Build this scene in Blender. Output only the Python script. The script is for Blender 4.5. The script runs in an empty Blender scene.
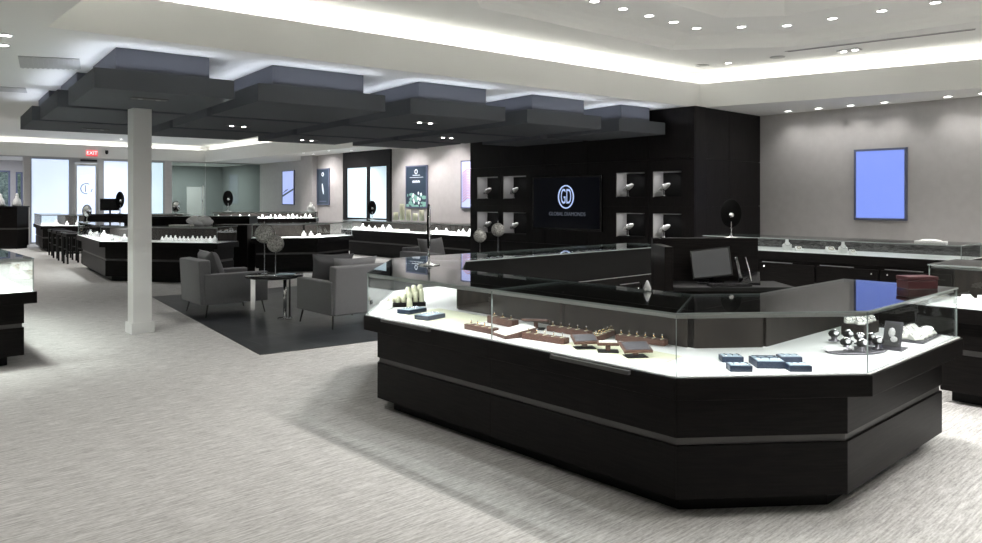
import bpy, bmesh, math, random
from math import sin, cos, pi, radians, hypot, atan2
from mathutils import Vector, Matrix
random.seed(7)
SC = bpy.context.scene
COL = SC.collection

# ------------------------------------------------------------------ camera, world, exposure
# The room grid: +X runs away to the right, +Y runs away to the left, the camera stands at the origin, eye height 1.6 m.
YAW = radians(47.6)
cd = bpy.data.cameras.new('camera'); cam = bpy.data.objects.new('camera', cd); COL.objects.link(cam)
cd.sensor_width = 36; cd.lens = 735 / 982 * 36
cd.shift_y = -(271.5 - 200) / 982.0
cd.clip_start = 0.05; cd.clip_end = 200
cam.location = (0, 0, 1.6); cam.rotation_euler = (pi / 2, 0, YAW - pi / 2)
SC.camera = cam
w = bpy.data.worlds.new('World'); SC.world = w; w.use_nodes = True
w.node_tree.nodes['Background'].inputs[0].default_value = (0.80, 0.90, 1.0, 1)
w.node_tree.nodes['Background'].inputs[1].default_value = 1.0
SC.view_settings.view_transform = 'Standard'; SC.view_settings.look = 'None'
SC.view_settings.exposure = 0.97; SC.view_settings.gamma = 1
SC.view_settings.use_curve_mapping = False
try:
    SC.cycles.use_denoising = True
    SC.cycles.max_bounces = 10; SC.cycles.diffuse_bounces = 5; SC.cycles.glossy_bounces = 4
    SC.cycles.transparent_max_bounces = 24; SC.cycles.transmission_bounces = 6
    SC.cycles.caustics_reflective = False; SC.cycles.caustics_refractive = False
    SC.cycles.sample_clamp_indirect = 4
except Exception:
    pass
E_CAN, E_COVE, E_CASE, E_UP = 47.0, 1.9, 2.2, .7
WARM = (1.0, 0.975, 0.94); COOL = (0.86, 0.92, 1.0)

def area_light(name, loc, sx, sy, e, direction, col=(1, 1, 1), parent=None, up=None):
    l = bpy.data.lights.new(name, 'AREA'); l.shape = 'RECTANGLE'; l.size = sx; l.size_y = sy
    l.energy = e; l.color = col
    o = bpy.data.objects.new(name, l); COL.objects.link(o)
    z = -Vector(direction).normalized()
    x = Vector(up if up else (1, 0, 0)).normalized()
    y = z.cross(x).normalized(); x = y.cross(z)
    m = Matrix((x, y, z)).transposed().to_4x4(); m.translation = Vector(loc)
    if parent is not None: m.translation = Vector(loc) - parent.location; o.parent = parent
    o.matrix_local = m
    return o

def spot(loc, e, col=WARM, angle=110, blend=0.7, radius=0.06, direction=(0, 0, -1)):
    l = bpy.data.lights.new('spot_beam', 'SPOT'); l.energy = e; l.color = col
    l.spot_size = radians(angle); l.spot_blend = blend; l.shadow_soft_size = radius
    o = bpy.data.objects.new('spot_beam', l); COL.objects.link(o); o.location = loc
    o.rotation_euler = Vector(direction).to_track_quat('-Z', 'Y').to_euler()
    return o

# ------------------------------------------------------------------ materials
def mat(name, col, rough=0.5, metal=0.0, emit=None, es=0.0, spec=None, coat=0.0, sheen=0.0):
    m = bpy.data.materials.new(name); m.use_nodes = True
    b = m.node_tree.nodes['Principled BSDF']
    b.inputs['Base Color'].default_value = (*col, 1); b.inputs['Roughness'].default_value = rough
    b.inputs['Metallic'].default_value = metal
    if emit: b.inputs['Emission Color'].default_value = (*emit, 1); b.inputs['Emission Strength'].default_value = es
    if spec is not None: b.inputs['Specular IOR Level'].default_value = spec
    if coat: b.inputs['Coat Weight'].default_value = coat; b.inputs['Coat Roughness'].default_value = 0.05
    if sheen: b.inputs['Sheen Weight'].default_value = sheen
    return m

def noisy(m, c1, c2, scale, stretch=(1, 1, 1), bump=0.0, detail=6, lo=0.35, hi=0.65, rot=0.0, dist=0.01):
    nt = m.node_tree; N = nt.nodes; L = nt.links; b = N['Principled BSDF']
    tc = N.new('ShaderNodeTexCoord'); mp = N.new('ShaderNodeMapping'); no = N.new('ShaderNodeTexNoise'); cr = N.new('ShaderNodeValToRGB')
    mp.inputs['Scale'].default_value = stretch; mp.inputs['Rotation'].default_value = (0, 0, rot)
    no.inputs['Scale'].default_value = scale; no.inputs['Detail'].default_value = detail
    cr.color_ramp.elements[0].position = lo; cr.color_ramp.elements[1].position = hi
    cr.color_ramp.elements[0].color = (*c1, 1); cr.color_ramp.elements[1].color = (*c2, 1)
    L.new(tc.outputs['Object'], mp.inputs[0]); L.new(mp.outputs[0], no.inputs['Vector'])
    L.new(no.outputs['Fac'], cr.inputs[0]); L.new(cr.outputs[0], b.inputs['Base Color'])
    if bump:
        bp = N.new('ShaderNodeBump'); bp.inputs['Strength'].default_value = bump; bp.inputs['Distance'].default_value = dist
        L.new(no.outputs['Fac'], bp.inputs['Height']); L.new(bp.outputs[0], b.inputs['Normal'])
    return m, no, cr

def glass_mat(name, tint, ior=1.5, rough=0.0):
    m = bpy.data.materials.new(name); m.use_nodes = True; nt = m.node_tree; N = nt.nodes; L = nt.links
    for n in list(N): N.remove(n)
    o = N.new('ShaderNodeOutputMaterial'); mx = N.new('ShaderNodeMixShader'); t = N.new('ShaderNodeBsdfTransparent')
    g = N.new('ShaderNodeBsdfGlossy'); f = N.new('ShaderNodeFresnel')
    t.inputs[0].default_value = (*tint, 1); g.inputs['Roughness'].default_value = rough
    ge = N.new('ShaderNodeNewGeometry'); mr = N.new('ShaderNodeMapRange')
    mr.inputs['To Min'].default_value = ior; mr.inputs['To Max'].default_value = 1 / ior
    L.new(ge.outputs['Backfacing'], mr.inputs['Value']); L.new(mr.outputs[0], f.inputs[0])
    L.new(f.outputs[0], mx.inputs[0]); L.new(t.outputs[0], mx.inputs[1]); L.new(g.outputs[0], mx.inputs[2]); L.new(mx.outputs[0], o.inputs[0])
    return m

M = {}
M['carpet'], _n, _c = noisy(mat('carpet', (.5, .48, .45), 0.95, spec=.1), (.40, .39, .378), (.72, .708, .69), 5, (1.2, 14, 1), 0.35, 8, .3, .7)
def carpet_blotch(m):
    nt = m.node_tree; N = nt.nodes; L = nt.links; b = N['Principled BSDF']
    src = b.inputs['Base Color'].links[0].from_socket
    tc = N['Texture Coordinate']; no = N.new('ShaderNodeTexNoise'); no.inputs['Scale'].default_value = 60; no.inputs['Detail'].default_value = 3
    mp = N.new('ShaderNodeMapping'); mp.inputs['Scale'].default_value = (.5, 2.2, 1)
    mx = N.new('ShaderNodeMixRGB'); mx.blend_type = 'OVERLAY'; mx.inputs[0].default_value = .55
    L.new(tc.outputs['Object'], mp.inputs[0]); L.new(mp.outputs[0], no.inputs['Vector'])
    L.new(src, mx.inputs[1]); L.new(no.outputs['Fac'], mx.inputs[2]); L.new(mx.outputs[0], b.inputs['Base Color'])
carpet_blotch(M['carpet'])
M['ceil'] = mat('ceiling_paint', (.86, .86, .83), .85, spec=.2)
M['wallp'], _, _ = noisy(mat('wall_paint', (.6, .58, .57), .8, spec=.2), (.52, .505, .50), (.55, .535, .53), 8)
M['white'] = mat('white_paint', (.78, .78, .77), .6)
M['wood'], _, _ = noisy(mat('espresso_wood', (.02, .016, .014), .42, spec=.12), (.0035, .003, .003), (.009, .0075, .007), 6, (1, 1, 14), .05)
M['wallwood'], _, _ = noisy(mat('espresso_panel', (.02, .018, .017), .45, spec=.2), (.0065, .0055, .0055), (.0125, .0105, .0105), 5, (8, 8, 1), .04)
M['black'] = mat('black_laminate', (.006, .006, .006), .5, spec=.2)
M['deepblack'] = mat('deep_black', (.002, .002, .002), .6, spec=.08)
M['blackgloss'] = mat('black_gloss', (.008, .008, .009), .12)
M['strip'] = mat('brushed_strip', (.085, .082, .08), .45, .3)
M['alu'] = mat('aluminium', (.62, .63, .63), .3, .9)
M['chrome'] = mat('chrome', (.8, .8, .8), .12, 1)
M['deck'] = mat('white_laminate', (.86, .87, .86), .45)
M['cream'] = mat('cream_leatherette', (.74, .75, .56), .6)
M['ivory'] = mat('ivory_leatherette', (.82, .82, .76), .6)
M['disp'] = mat('white_leatherette', (.85, .85, .84), .6)
M['backp'], _, _ = noisy(mat('case_back', (.10, .085, .075), .5, spec=.12), (.016, .013, .011), (.03, .025, .021), 4, (5, 5, 1))
M['brown'], _, _ = noisy(mat('brown_leatherette', (.14, .075, .05), .55), (.065, .024, .013), (.095, .038, .022), 40)
M['grey'] = mat('grey_plate', (.13, .125, .14), .25, .5)
M['navy'] = mat('navy_box', (.006, .018, .045), .4)
M['paleblue'] = mat('pale_blue_card', (.40, .50, .58), .5)
M['gold'] = mat('gold', (.85, .62, .3), .2, 1)
M['silver'] = mat('silver', (.85, .85, .86), .15, 1)
M['gem'] = mat('bright_stone', (.95, .95, .97), .05, .6)
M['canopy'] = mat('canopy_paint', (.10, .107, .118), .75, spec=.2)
M['canopytop'] = mat('canopy_uplit_paint', (.125, .13, .148), .75, spec=.2)  # lighter than the lower boxes: uplight partly put into the colour
M['fabric'], _, _ = noisy(mat('grey_upholstery', (.12, .12, .125), .95, spec=.1, sheen=.3), (.17, .17, .178), (.23, .23, .238), 250, (1, 1, 1), .3, 2, dist=.002)
M['pillow'], _, _ = noisy(mat('dark_grey_cushion', (.12, .12, .125), .95, spec=.1, sheen=.2), (.10, .10, .106), (.14, .14, .146), 250, (1, 1, 1), .3, 2, dist=.002)
M['glass'] = glass_mat('clear_glass', (.975, .99, .985))
M['glasstop'] = glass_mat('case_top_glass', (.62, .65, .65), 1.6)
M['glassgreen'] = glass_mat('green_glass', (.66, .72, .70))
M['edge'] = mat('glass_edge', (.38, .43, .42), .2, emit=None)
M['screenblue'] = mat('screen_blue', (.1, .1, .1), .3, emit=(.17, .26, .78), es=.62)
M['frame'] = mat('screen_frame', (.16, .18, .27), .35, .4)
M['can'] = mat('lamp_lens', (1, 1, 1), .5, emit=(1, .98, .94), es=9)
M['window'] = mat('frosted_pane', (.8, .85, .9), .6, emit=(.60, .72, 1.0), es=.46)  # pane emission stands in for daylight behind the frosted film
M['windowc'] = mat('frosted_pane_cyan', (.8, .85, .9), .6, emit=(.56, .76, .86), es=.42)  # same stand-in for daylight, cyan tone
M['steel'] = mat('frame_steel', (.42, .43, .44), .4, .5)
M['burgundy'] = mat('burgundy_box', (.07, .018, .02), .4)
M['exit'] = mat('exit_red', (.5, .05, .05), .5, emit=(1, .10, .12), es=.45)
M['letter'] = mat('exit_letter', (.9, .6, .6), .5, emit=(1, .75, .75), es=.9)
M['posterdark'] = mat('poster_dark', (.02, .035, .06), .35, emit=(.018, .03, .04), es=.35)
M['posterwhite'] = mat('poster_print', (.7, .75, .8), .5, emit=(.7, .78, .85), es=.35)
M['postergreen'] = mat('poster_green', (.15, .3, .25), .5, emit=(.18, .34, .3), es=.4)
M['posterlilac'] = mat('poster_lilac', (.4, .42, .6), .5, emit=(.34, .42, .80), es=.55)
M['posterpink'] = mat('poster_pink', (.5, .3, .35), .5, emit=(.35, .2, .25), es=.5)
M['logo'] = mat('logo_glow', (.3, .35, .5), .4, emit=(.26, .33, .52), es=.9)
M['logodim'] = mat('logo_dim', (.1, .1, .12), .4, emit=(.06, .07, .09), es=.6)
M['tvscreen'] = mat('tv_glass', (.002, .0025, .004), .3, spec=.2, emit=(.0022, .003, .007), es=.12)
M['monscreen'] = mat('monitor_glass', (.045, .047, .05), .12, coat=.5)
M['rock'], _, _ = noisy(mat('slate_tile', (.03, .035, .04), .35), (.022, .025, .029), (.05, .054, .06), 3, (1, 1, 1), .1, 8)
M['silk'], _, _ = noisy(mat('silver_weave', (.4, .4, .38), .5, .3), (.16, .16, .15), (.62, .61, .58), 60, (1, 1, 1), .8, 3, dist=.01)
M['vent'] = mat('vent_grey', (.48, .48, .47), .6)
M['dark'] = mat('slot_dark', (.03, .03, .03), .7)
M['leaf'], _, _ = noisy(mat('hedge_leaf', (.05, .09, .05), .8), (.02, .05, .03), (.16, .2, .15), 12)
M['stone'], _, _ = noisy(mat('splash_stone', (.05, .05, .05), .6), (.02, .02, .02), (.12, .12, .12), 14, (1, 1, 4))
M['roomgrey'] = mat('back_room_paint', (.22, .23, .23), .8)
M['paper'] = mat('paper', (.95, .93, .93), .6)

def tile_joints(m):
    nt = m.node_tree; N = nt.nodes; L = nt.links; b = N['Principled BSDF']
    br = N.new('ShaderNodeTexBrick'); br.offset = .5; br.inputs['Scale'].default_value = 1.0
    br.inputs['Mortar Size'].default_value = .006; br.inputs['Brick Width'].default_value = .9; br.inputs['Row Height'].default_value = .45
    br.inputs['Mortar'].default_value = (.10, .10, .10, 1)
    src = b.inputs['Base Color'].links[0].from_socket
    L.new(N['Texture Coordinate'].outputs['Object'], br.inputs['Vector'])
    L.new(src, br.inputs['Color1']); L.new(src, br.inputs['Color2']); L.new(br.outputs[0], b.inputs['Base Color'])
tile_joints(M['rock'])

# ------------------------------------------------------------------ mesh builder
class MB:
    def __init__(s): s.v = []; s.f = []; s.m = []; s.sm = []
    def add(s, vs, fs, mi=0, smooth=False):
        b = len(s.v); s.v += [tuple(v) for v in vs]
        for k, f in enumerate(fs):
            s.f.append([b + i for i in f]); s.m.append(mi[k] if isinstance(mi, (list, tuple)) else mi); s.sm.append(smooth)
        return s
    def box(s, x0, x1, y0, y1, z0, z1, mi=0):
        return s.add([(x0, y0, z0), (x1, y0, z0), (x1, y1, z0), (x0, y1, z0), (x0, y0, z1), (x1, y0, z1), (x1, y1, z1), (x0, y1, z1)],
                     [(0, 3, 2, 1), (4, 5, 6, 7), (0, 1, 5, 4), (1, 2, 6, 5), (2, 3, 7, 6), (3, 0, 4, 7)], mi)
    def prism(s, poly, z0, z1, mi=0, side=None):
        a = sum(poly[i][0] * poly[(i + 1) % len(poly)][1] - poly[(i + 1) % len(poly)][0] * poly[i][1] for i in range(len(poly)))
        if a < 0: poly = poly[::-1]
        n = len(poly)
        vs = [(p[0], p[1], z0) for p in poly] + [(p[0], p[1], z1) for p in poly]
        fs = [tuple(range(n))[::-1], tuple(range(n, 2 * n))] + [(i, (i + 1) % n, n + (i + 1) % n, n + i) for i in range(n)]
        ms = [mi, mi] + [side if side is not None else mi] * n
        return s.add(vs, fs, ms)
    def lathe(s, prof, c=(0, 0, 0), n=20, sx=1, sy=1, mi=0, mtx=None):
        vs = []; fs = []
        for r, z in prof:
            for k in range(n):
                a = 2 * pi * k / n; p = Vector((r * cos(a) * sx, r * sin(a) * sy, z))
                if mtx is not None: p = mtx @ p
                vs.append((p.x + c[0], p.y + c[1], p.z + c[2]))
        for j in range(len(prof) - 1):
            for k in range(n):
                fs.append((j * n + k, j * n + (k + 1) % n, (j + 1) * n + (k + 1) % n, (j + 1) * n + k))
        fs.append(tuple(range(n))[::-1]); fs.append(tuple(range((len(prof) - 1) * n, len(prof) * n)))
        return s.add(vs, fs, mi, True)
    def cyl(s, c, r, z0, z1, n=20, mi=0): return s.lathe([(r, z0), (r, z1)], (c[0], c[1], 0), n, mi=mi)
    def tube(s, pts, r, n=8, mi=0):
        pts = [Vector(p) for p in pts]; vs = []; fs = []
        for i, p in enumerate(pts):
            t = (pts[min(i + 1, len(pts) - 1)] - pts[max(i - 1, 0)]).normalized()
            u = t.cross(Vector((0, 0, 1)));  u = u if u.length > .05 else t.cross(Vector((1, 0, 0)))
            u.normalize(); v = t.cross(u)
            rr = r[i] if isinstance(r, (list, tuple)) else r
            for k in range(n):
                a = 2 * pi * k / n; q = p + (u * cos(a) + v * sin(a)) * rr; vs.append(tuple(q))
        for j in range(len(pts) - 1):
            for k in range(n): fs.append((j * n + k, j * n + (k + 1) % n, (j + 1) * n + (k + 1) % n, (j + 1) * n + k))
        fs.append(tuple(range(n))[::-1]); fs.append(tuple(range((len(pts) - 1) * n, len(pts) * n)))
        return s.add(vs, fs, mi, True)
    def ball(s, c, rx, ry, rz, n=16, mi=0, mtx=None):
        k = n // 2
        return s.lathe([(max(sin(pi * i / k), .01), -cos(pi * i / k)) for i in range(k + 1)], c, n, mi=mi,
                       mtx=(mtx if mtx is not None else Matrix.Identity(3)) @ Matrix.Diagonal((rx, ry, rz)))
    def xf(s, mtx, frm=0):
        for i in range(frm, len(s.v)): s.v[i] = tuple(mtx @ Vector(s.v[i]))
        return s
    def torus(s, c, R, r, n=20, k=8, mi=0, mtx=None):
        vs = []; fs = []
        for i in range(n):
            a = 2 * pi * i / n
            for j in range(k):
                b = 2 * pi * j / k; p = Vector(((R + r * cos(b)) * cos(a), (R + r * cos(b)) * sin(a), r * sin(b)))
                if mtx is not None: p = mtx @ p
                vs.append((p.x + c[0], p.y + c[1], p.z + c[2]))
        for i in range(n):
            for j in range(k): fs.append((i * k + j, ((i + 1) % n) * k + j, ((i + 1) % n) * k + (j + 1) % k, i * k + (j + 1) % k))
        return s.add(vs, fs, mi, True)
    def build(s, name, mats, parent=None, world=True, bevel=0, kind=None, label=None, seg=2):
        me = bpy.data.meshes.new(name)
        off = parent_origin(parent) if (parent is not None and world) else Vector((0, 0, 0))
        me.from_pydata([tuple(Vector(v) - off) for v in s.v], [], s.f)
        if not isinstance(mats, (list, tuple)): mats = [mats]
        for m_ in mats: me.materials.append(M[m_] if isinstance(m_, str) else m_)
        for p, mi, sm in zip(me.polygons, s.m, s.sm): p.material_index = mi; p.use_smooth = sm
        me.validate(); me.update()
        o = bpy.data.objects.new(name, me); COL.objects.link(o)
        if parent is not None: o.parent = parent
        if bevel:
            b = o.modifiers.new('bevel', 'BEVEL'); b.width = bevel; b.segments = seg; b.limit_method = 'ANGLE'
        if kind: o['kind'] = kind
        if label: o['label'] = label
        return o

def parent_origin(p):
    v = Vector((0, 0, 0))
    while p is not None: v += Vector(p.location); p = p.parent
    return v
def thing(name, label, cat, loc=(0, 0, 0), rz=0, group=None):
    o = bpy.data.objects.new(name, None); COL.objects.link(o); o.location = loc; o.rotation_euler = (0, 0, rz)
    o.empty_display_size = .1
    return tag(o, label, cat, group)
def tag(o, label, cat, group=None):
    o['label'] = label; o['category'] = cat
    if group: o['group'] = group
    return o
def struct(name, mb, m_, bevel=0):
    return mb.build(name, m_, kind='structure', bevel=bevel)
def dup(root, loc, rz=0, label=None, group=None, scale=1.0):
    r = root.copy(); COL.objects.link(r); r.location = loc; r.rotation_euler = (0, 0, rz); r.scale = (scale,) * 3
    if label: r['label'] = label
    if group: r['group'] = group
    elif 'group' in r.keys(): del r['group']
    for ch in list(root.children):
        c = ch.copy(); COL.objects.link(c); c.parent = r
        for g in list(ch.children):
            d = g.copy(); COL.objects.link(d); d.parent = c
    return r
def text_mesh(name, s, size, mtx, m_, parent, depth=.002):
    cu = bpy.data.curves.new(name, 'FONT'); cu.body = s; cu.size = size; cu.align_x = 'CENTER'; cu.align_y = 'CENTER'; cu.extrude = depth
    t = bpy.data.objects.new(name, cu); COL.objects.link(t)
    bpy.context.view_layer.update()
    me = bpy.data.meshes.new_from_object(t.evaluated_get(bpy.context.evaluated_depsgraph_get()))
    bpy.data.objects.remove(t)
    off = parent_origin(parent) if parent else Vector((0, 0, 0))
    me.transform(Matrix.Translation(-off) @ mtx); me.materials.clear(); me.materials.append(M[m_])
    o = bpy.data.objects.new(name, me); COL.objects.link(o)
    if parent: o.parent = parent
    return o
def on_x(x, y, z):   # frame of a picture hung on a wall x = const facing -X : local x -> -Y, local y -> Z
    return Matrix(((0, 0, -1, x), (-1, 0, 0, y), (0, 1, 0, z), (0, 0, 0, 1)))
def on_y(x, y, z):   # wall y = const facing -Y : local x -> +X
    return Matrix(((1, 0, 0, x), (0, 0, -1, y), (0, 1, 0, z), (0, 0, 0, 1)))

def seg_int(p, d, q, e):
    den = d[0] * e[1] - d[1] * e[0]
    if abs(den) < 1e-6: return None
    t = ((q[0] - p[0]) * e[1] - (q[1] - p[1]) * e[0]) / den
    return (p[0] + d[0] * t, p[1] + d[1] * t)
def offs(P, dist, ext=(0, 0)):
    n = len(P) - 1
    if not isinstance(dist, (list, tuple)): dist = [dist] * n
    D = []
    for k in range(n):
        dx, dy = P[k + 1][0] - P[k][0], P[k + 1][1] - P[k][1]; L = hypot(dx, dy); D.append((dx / L, dy / L))
    O = [((P[k][0] - D[k][1] * dist[k]), (P[k][1] + D[k][0] * dist[k])) for k in range(n)]
    out = [(O[0][0] - D[0][0] * ext[0], O[0][1] - D[0][1] * ext[0])]
    for k in range(1, n):
        q = seg_int(O[k - 1], D[k - 1], O[k], D[k])
        if q is None: q = (P[k][0] - D[k][1] * dist[k], P[k][1] + D[k][0] * dist[k])
        out.append(q)
    e = (P[n][0] - D[n - 1][1] * dist[n - 1], P[n][1] + D[n - 1][0] * dist[n - 1])
    out.append((e[0] + D[n - 1][0] * ext[1], e[1] + D[n - 1][1] * ext[1]))
    return out

def display_case(label, P, i0, i1, zd=.71, zt=1.025, depth=.75, body=.03, free=(False, False), inset=(0, 0), group=None,
                 light=True, energy=None, doors=True, topmat='glasstop', backmat='backp', lc=(1, 1, 1), name='display_case', toe=.12):
    """A glass-topped counter along part i0..i1 of the polyline P (staff side on the left)."""
    n = len(P) - 1
    bl = body if isinstance(body, (list, tuple)) else [body] * n
    mid = P[(i0 + i1) // 2]
    t = thing(name, label, 'display case', (mid[0], mid[1], 0), 0, group)
    def band(a, b, e=0.0):
        A = offs(P, a, (-e if free[0] else 0, -e if free[1] else 0)); B = offs(P, b, (-e if free[0] else 0, -e if free[1] else 0))
        g = .001
        poly = A[i0:i1 + 1] + B[i0:i1 + 1][::-1]
        return poly
    toea = [x + toe for x in bl]
    MB().prism(band(toea, depth - .08, .15 if not inset[0] else .2), 0, .1).build('toe_kick', 'black', t)
    lo, hi = .52 * zd, .575 * zd
    MB().prism(band(bl, depth - .02, .10), .1, lo).build('lower_panel', 'wood', t, bevel=.003)
    MB().prism(band([x + .015 for x in bl], depth - .03, .11), lo, hi).build('reveal_strip', 'strip', t)
    MB().prism(band(bl, depth - .02, .10), hi, zd - .11).build('upper_panel', 'wood', t, bevel=.003)
    MB().prism(band(0.0, depth, 0.0), zd - .11, zd).build('deck_frame', 'wood', t, bevel=.003)
    MB().prism(band(.012, depth - .03, .012), zd, zd + .005).build('deck_panel', 'deck', t)
    # glass
    ga, gt = .025, .008
    A = offs(P, ga, (-ga if free[0] else 0, -ga if free[1] else 0)); A2 = offs(P, ga + gt, (-ga - gt if free[0] else 0, -ga - gt if free[1] else 0))
    B = offs(P, depth - .03, (-ga if free[0] else 0, -ga if free[1] else 0))
    z0 = zd + .006
    for k in range(i0, i1):
        d = Vector((A[k + 1][0] - A[k][0], A[k + 1][1] - A[k][1])); L = d.length; d.normalize()
        nrm = Vector((-d.y, d.x)) * gt; g = d * .0015
        a, b = Vector(A[k]) + g, Vector(A[k + 1]) - g
        poly = [a, b, b + nrm, a + nrm]
        mb = MB(); vs = [(p.x, p.y, z0) for p in poly] + [(p.x, p.y, zt) for p in poly]
        mb.add(vs, [(0, 3, 2, 1), (4, 5, 6, 7), (0, 1, 5, 4), (1, 2, 6, 5), (2, 3, 7, 6), (3, 0, 4, 7)], [1, 1, 0, 1, 0, 1])
        mb.build('glass_pane', ['glass', 'edge'], t)
    for e, idx in ((0, i0), (1, i1)):
        if free[e]:
            a = Vector(A[idx]); b = Vector(B[idx]); d = (b - a).normalized(); q = Vector((-d.y, d.x)) * gt * (1 if e == 1 else -1)
            a = a + d * (gt + .002)
            poly = [a, b, b + q, a + q]
            mb = MB(); vs = [(p.x, p.y, z0) for p in poly] + [(p.x, p.y, zt) for p in poly]
            mb.add(vs, [(0, 3, 2, 1), (4, 5, 6, 7), (0, 1, 5, 4), (1, 2, 6, 5), (2, 3, 7, 6), (3, 0, 4, 7)], [1, 1, 0, 1, 0, 1])
            mb.build('glass_pane', ['glass', 'edge'], t)
    T = offs(P, .02, (-.02 if free[0] else 0, -.02 if free[1] else 0)); T2 = offs(P, depth - .01, (-.02 if free[0] else 0, -.02 if free[1] else 0))
    MB().prism(T[i0:i1 + 1] + T2[i0:i1 + 1][::-1], zt, zt + .01, 0, 1).build('glass_top', [topmat, 'edge'], t)
    # rail and lamp
    R1 = offs(P, .04, (-.04 if free[0] else 0, -.04 if free[1] else 0)); R2 = offs(P, .065, (-.04 if free[0] else 0, -.04 if free[1] else 0))
    MB().prism(R1[i0:i1 + 1] + R2[i0:i1 + 1][::-1], zt - .022, zt - .001).build('light_rail', 'alu', t)
    if light:
        for k in range(i0, i1):
            a = Vector((*R1[k], zt - .03)); b = Vector((*R1[k + 1], zt - .03)); d = b - a; L = d.length
            if L < .1: continue
            nrm = Vector((-d.y, d.x, 0)).normalized()
            area_light('case_lamp', (a + b) / 2 + nrm * .02, L * .96, .03, (energy or E_CASE) * L, nrm * .5 + Vector((0, 0, -1)), lc, t, up=d)
    # back panels
    if doors:
        K1 = offs(P, depth - .05); K2 = offs(P, depth - .03)
        for k in range(i0, i1):
            a1, b1, a2, b2 = Vector(K1[k]), Vector(K1[k + 1]), Vector(K2[k]), Vector(K2[k + 1])
            L = (b1 - a1).length
            if L < .15: continue
            nn = max(1, round(L / .75))
            for j in range(nn):
                u, v = (j + .03) / nn, (j + .97) / nn
                MB().prism([a1.lerp(b1, u), a1.lerp(b1, v), a2.lerp(b2, v), a2.lerp(b2, u)], zd + .006, zt - .004).build('back_door', backmat, t)
                if j:
                    u, v = (j - .03) / nn, (j + .03) / nn
                    MB().prism([a1.lerp(b1, u), a1.lerp(b1, v), a2.lerp(b2, v), a2.lerp(b2, u)], zd + .006, zt - .004).build('back_post', 'black', t)
    return t

def staff_doors(t, a, b, z0, z1, nrm, n, parent_cat=None):
    """cabinet doors with a knob and a pull strip on the staff side of a case, between points a and b."""
    a = Vector(a); b = Vector(b); nrm = Vector(nrm).normalized()
    for j in range(n):
        p = a.lerp(b, (j + .02) / n); q = a.lerp(b, (j + .98) / n)
        d = MB().prism([p, q, q + nrm * .02, p + nrm * .02], z0 + .01, z1 - .06).build('cabinet_door', 'wood', t, bevel=.002)
        u = p.lerp(q, .9 if j % 2 == 0 else .1) + nrm * .03
        k = MB().ball((u.x, u.y, z1 - .11), .012, .012, .012, 10)
        k.build('knob', 'silver', d, world=True)
        p2, q2 = p.lerp(q, .06), p.lerp(q, .62)
        MB().prism([p2 + nrm * .02, q2 + nrm * .02, q2 + nrm * .028, p2 + nrm * .028], z1 - .05, z1 - .042).build('pull_strip', 'alu', t)

# ================================================================== THE ROOM
HC = 3.15
XR, XW, YF = 12.8, 13.96, 30.0
def slab_with_holes(name, outer, holes, z, m_, up=True):
    bm = bmesh.new(); es = []
    for loop in [outer] + holes:
        vs = [bm.verts.new((p[0], p[1], z)) for p in loop]
        for i in range(len(vs)): es.append(bm.edges.new((vs[i], vs[(i + 1) % len(vs)])))
    bmesh.ops.triangle_fill(bm, use_beauty=True, edges=es)
    me = bpy.data.meshes.new(name); bm.to_mesh(me); bm.free()
    me.materials.append(M[m_]); o = bpy.data.objects.new(name, me); COL.objects.link(o); o['kind'] = 'structure'
    return o
struct('floor', MB().box(-4.2, 15, -5.2, 36, -.12, 0), 'carpet')
RUG = [(4.05, 12.75), (3.35, 7.2), (8.6, 6.55), (9.3, 12.2)]
struct('floor', MB().prism(RUG, .0005, .005), 'rock')

TR1 = [(1.5, 7.55), (1.5, -3.5), (12.1, -3.5), (12.1, 1.9), (10.9, 6.75)]
TR2 = [(-3, 16.5), (11.6, 16.5), (11.6, 29.97), (-3, 29.97)]
slab_with_holes('ceiling', [(-4.1, -5.1), (XW + .1, -5.1), (XW + .1, YF + .1), (-4.1, YF + .1)], [TR1, TR2], HC, 'ceil')
def area2(p): return sum(p[i][0] * p[(i + 1) % len(p)][1] - p[(i + 1) % len(p)][0] * p[i][1] for i in range(len(p)))
def grow(poly, d):
    if area2(poly) < 0: poly = poly[::-1]
    n = len(poly); out = []
    for i in range(n):
        p0, p1, p2 = Vector(poly[i - 1]), Vector(poly[i]), Vector(poly[(i + 1) % n])
        d1 = (p1 - p0).normalized(); d2 = (p2 - p1).normalized()
        n1 = Vector((d1.y, -d1.x)); n2 = Vector((d2.y, -d2.x))
        q = seg_int(p0 + n1 * d, d1, p1 + n2 * d, d2)
        out.append(q if q else tuple(p1 + n1 * d))
    return out
def tray(name, poly, zl, zc, rec, ledge=.04):
    """stepped tray: fascia with a lip, a lit recess behind it, a ceiling above."""
    if area2(poly) < 0: poly = poly[::-1]
    out = grow(poly, ledge); rp = grow(poly, rec); n = len(poly)
    mb = MB()
    for i in range(n):
        j = (i + 1) % n
        for (A, za, B, zb) in ((poly, HC, poly, zl), (poly, zl, out, zl), (out, zl, out, zl - .12), (out, zl - .12, rp, zl - .12), (rp, zl - .12, rp, zc)):
            mb.add([(A[i][0], A[i][1], za), (A[j][0], A[j][1], za), (B[j][0], B[j][1], zb), (B[i][0], B[i][1], zb)], [(0, 1, 2, 3)])
    struct(name, mb, 'ceil')
    return poly, rp
def cove_lights(poly, z, e, col, dist, skip=()):
    n = len(poly); p = grow(poly, dist)
    for i in range(n):
        if i in skip: continue
        a = Vector((*p[i], z)); b = Vector((*p[(i + 1) % n], z)); d = b - a; L = d.length
        out = Vector((d.y, -d.x, 0)).normalized()
        area_light('cove_lamp', (a + b) / 2, L * .97, .05, e * L, Vector((0, 0, .15)) + out, col, up=d)
p1, r1 = tray('trim_1', TR1, 3.55, 3.77, .13, .03)
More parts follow.
